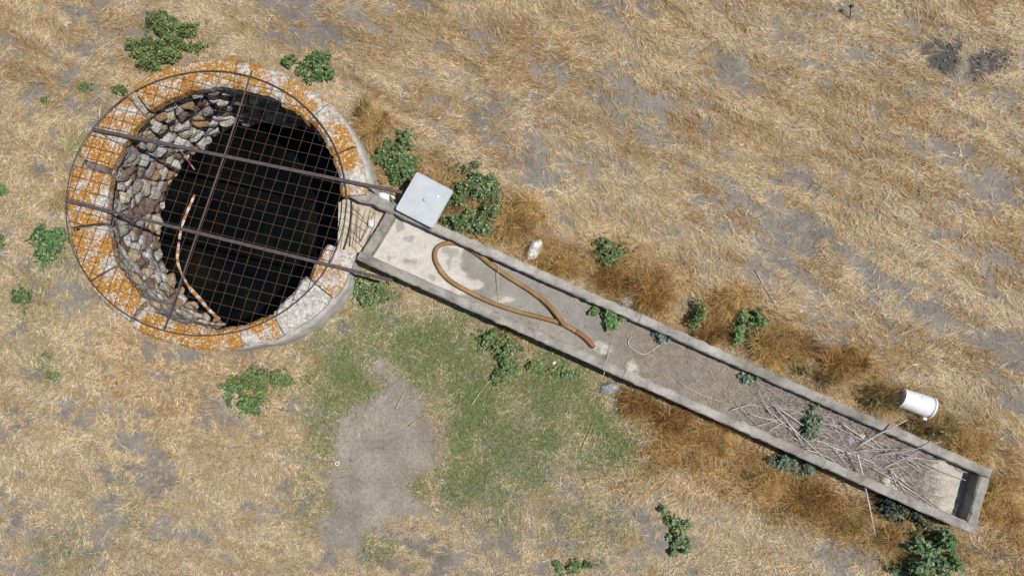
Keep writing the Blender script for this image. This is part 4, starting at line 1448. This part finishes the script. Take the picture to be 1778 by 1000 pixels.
weed([(1152, 884, 9, 9), (1165, 898, 16, 13), (1176, 920, 20, 18), (1180, 946, 20, 16), (1170, 958, 12, 8)], 'narrow chain of green mallow leaves on straw south of trough', .12, 1.1, .023, pods=3)
weed([(985, 982, 22, 11), (1010, 980, 20, 10)], 'dark flat mallow on bare grey ground', .08, 1.0, .020)
weed([(1600, 960, 46, 34), (1620, 935, 30, 22), (1570, 985, 30, 18), (1635, 975, 24, 20)], 'large dark green bush below the closed trough end', .34, .8, .024, name='green_bush', pods=10)
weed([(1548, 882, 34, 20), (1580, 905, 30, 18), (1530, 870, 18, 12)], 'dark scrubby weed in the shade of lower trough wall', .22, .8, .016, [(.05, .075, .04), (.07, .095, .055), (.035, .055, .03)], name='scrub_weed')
weed([(1372, 800, 32, 16), (1392, 812, 22, 12), (1345, 795, 18, 10)], 'grey-green weed at the outside of lower trough wall', .18, .9, .018, BLU, name='saltbush_weed')
weed([(1515, 695, 26, 14), (1500, 690, 16, 10)], 'dull green weed in the rust grass beside the bucket', .20, .5, .016, [(.09, .10, .04), (.12, .115, .045), (.06, .07, .03)], name='scrub_weed')
weed([(1610, 748, 32, 12), (1590, 740, 20, 10)], 'dull green weed between the bucket and trough wall', .2, .5, .016, [(.10, .105, .04), (.13, .12, .05), (.06, .07, .03)], name='scrub_weed')
weed([(1385, 640, 20, 10)], 'faint green weed behind upper trough wall near reddish tuft', .14, .5, .016, [(.09, .11, .05), (.06, .08, .03)], name='scrub_weed')


# ------------------------------------------------------------------ distinct dry tufts
def tuft(px_, py_, rx, ry, L0, L1, n_, cols, label, lean=(0.15, 1.25), wind=None):
    c = at(px_, py_, 0); c.z = ghs(c.x, c.y)
    root = empty('dry_grass_tuft', c)
    tag(root, label, 'grass tuft', 'dry grass tufts along the trough')
    nc = max(5, n_ // 130)
    ca_, cr_ = RNG.uniform(0, 6.283, nc), np.sqrt(RNG.random(nc))
    k_ = RNG.integers(0, nc, n_)
    jx, jy = RNG.normal(0, .028, n_), RNG.normal(0, .028, n_)
    x = c.x + np.cos(ca_[k_]) * cr_[k_] * rx * .0075 * .85 + jx
    y = c.y + np.sin(ca_[k_]) * cr_[k_] * ry * .0075 * .85 + jy
    flow = RNG.uniform(0, 6.283, nc) * .5 + ca_ * .5 + fbm(x[:1] * 2, y[:1] * 2, 7, 2)[0] * 6
    out = np.where(RNG.random(n_) < .6, flow[k_] + RNG.normal(0, .5, n_), np.arctan2(jy, jx) + RNG.normal(0, .4, n_))
    ln = np.clip(RNG.normal(.75, .35, n_), lean[0], lean[1])
    tone = np.where(RNG.random(nc) < .3, RNG.uniform(.3, .55, nc), RNG.uniform(.75, 1.25, nc))[k_]  # some clumps dark: dead bases and shadow gaps put into the blade colour
    okb = ~blocked(x, y, .02)
    x, y, out, ln, tone = x[okb], y[okb], out[okb], ln[okb], tone[okb]
    n_ = len(x)
    L_ = RNG.uniform(L0, L1, n_)
    ob = tall_blades('blades', x, y, L_, out, ln, np.where(RNG.random((n_, 1)) < .1, pal(n_, [(.70, .54, .30)]), pal(n_, cols, .3) * tone[:, None]), RNG.uniform(.0035, .0075, n_), parent=root)
    return root


GOLD = [(.60, .40, .155), (.50, .31, .10), (.66, .48, .22), (.42, .25, .07)]
RUST = [(.42, .23, .075), (.33, .165, .045), (.54, .34, .13), (.27, .12, .03)]
DULL = [(.38, .27, .11), (.28, .20, .08), (.48, .35, .15), (.22, .16, .06)]
tuft(1345, 603, 46, 38, .16, .34, 3200, GOLD, 'round golden fluffy grass tuft just outside upper trough wall')
tuft(1385, 600, 24, 20, .12, .26, 900, RUST, 'small rust tuft touching the round golden tuft')
tuft(1130, 505, 26, 34, .14, .30, 1700, RUST, 'dark rust tuft outside the upper wall by the low pale rock')
tuft(1065, 478, 34, 20, .12, .26, 1200, RUST, 'rust tuft just below the lone mallow')
tuft(1235, 585, 28, 22, .12, .28, 1300, RUST, 'rust tuft between the two green weeds by the upper wall')
tuft(1270, 520, 32, 22, .12, .25, 1000, GOLD, 'loose golden tuft beside the small white pebble')
tuft(1460, 628, 40, 28, .14, .30, 1700, RUST, 'wide reddish tuft outside the upper wall on grey soil')
tuft(1435, 655, 30, 16, .1, .22, 900, DULL, 'dull low tuft against the upper wall past the reddish tuft')
tuft(1540, 690, 44, 20, .14, .30, 1900, DULL, 'dull brown tuft at the dark end of the bucket')
tuft(1620, 745, 52, 18, .14, .28, 1900, DULL, 'dull tuft between the bucket and the upper wall')
tuft(1680, 775, 44, 26, .12, .28, 1500, GOLD, 'golden tuft outside the closed trough corner')
tuft(905, 380, 44, 34, .14, .32, 1900, GOLD, 'golden tuft behind the white rock')
tuft(965, 462, 34, 24, .14, .30, 1500, GOLD, 'golden tuft right of the white rock along upper wall')
tuft(1110, 700, 30, 22, .12, .28, 1500, RUST, 'rust tuft below the lower wall near the blue-grey rock')
tuft(1165, 722, 40, 22, .12, .28, 1700, RUST, 'darkest rust tuft below the lower wall')
tuft(1235, 760, 46, 26, .12, .28, 1500, GOLD, 'golden tuft below the middle of the lower wall')
tuft(1400, 868, 46, 28, .14, .3, 1900, RUST, 'rust tuft below the grey-green weed at lower wall')
tuft(1460, 900, 40, 24, .12, .28, 1300, GOLD, 'golden tuft beside the dark scrubby weed')
tuft(1320, 835, 40, 24, .12, .28, 1300, GOLD, 'golden tuft on open straw below the lower wall')
tuft(1545, 930, 40, 20, .1, .24, 1100, GOLD, 'golden tuft between dark scrub and the large bush')
tuft(1730, 880, 40, 40, .1, .26, 1600, GOLD, 'golden grass beyond the closed end wall')
tuft(650, 210, 30, 34, .12, .3, 1200, GOLD, 'pale golden tuft against the outer face of the well')
tuft(105, 345, 22, 16, .1, .22, 600, [(.60, .47, .27), (.52, .39, .2)], 'pale straw tuft at the rim beside the bar end')
print('objects', len(bpy.data.objects))
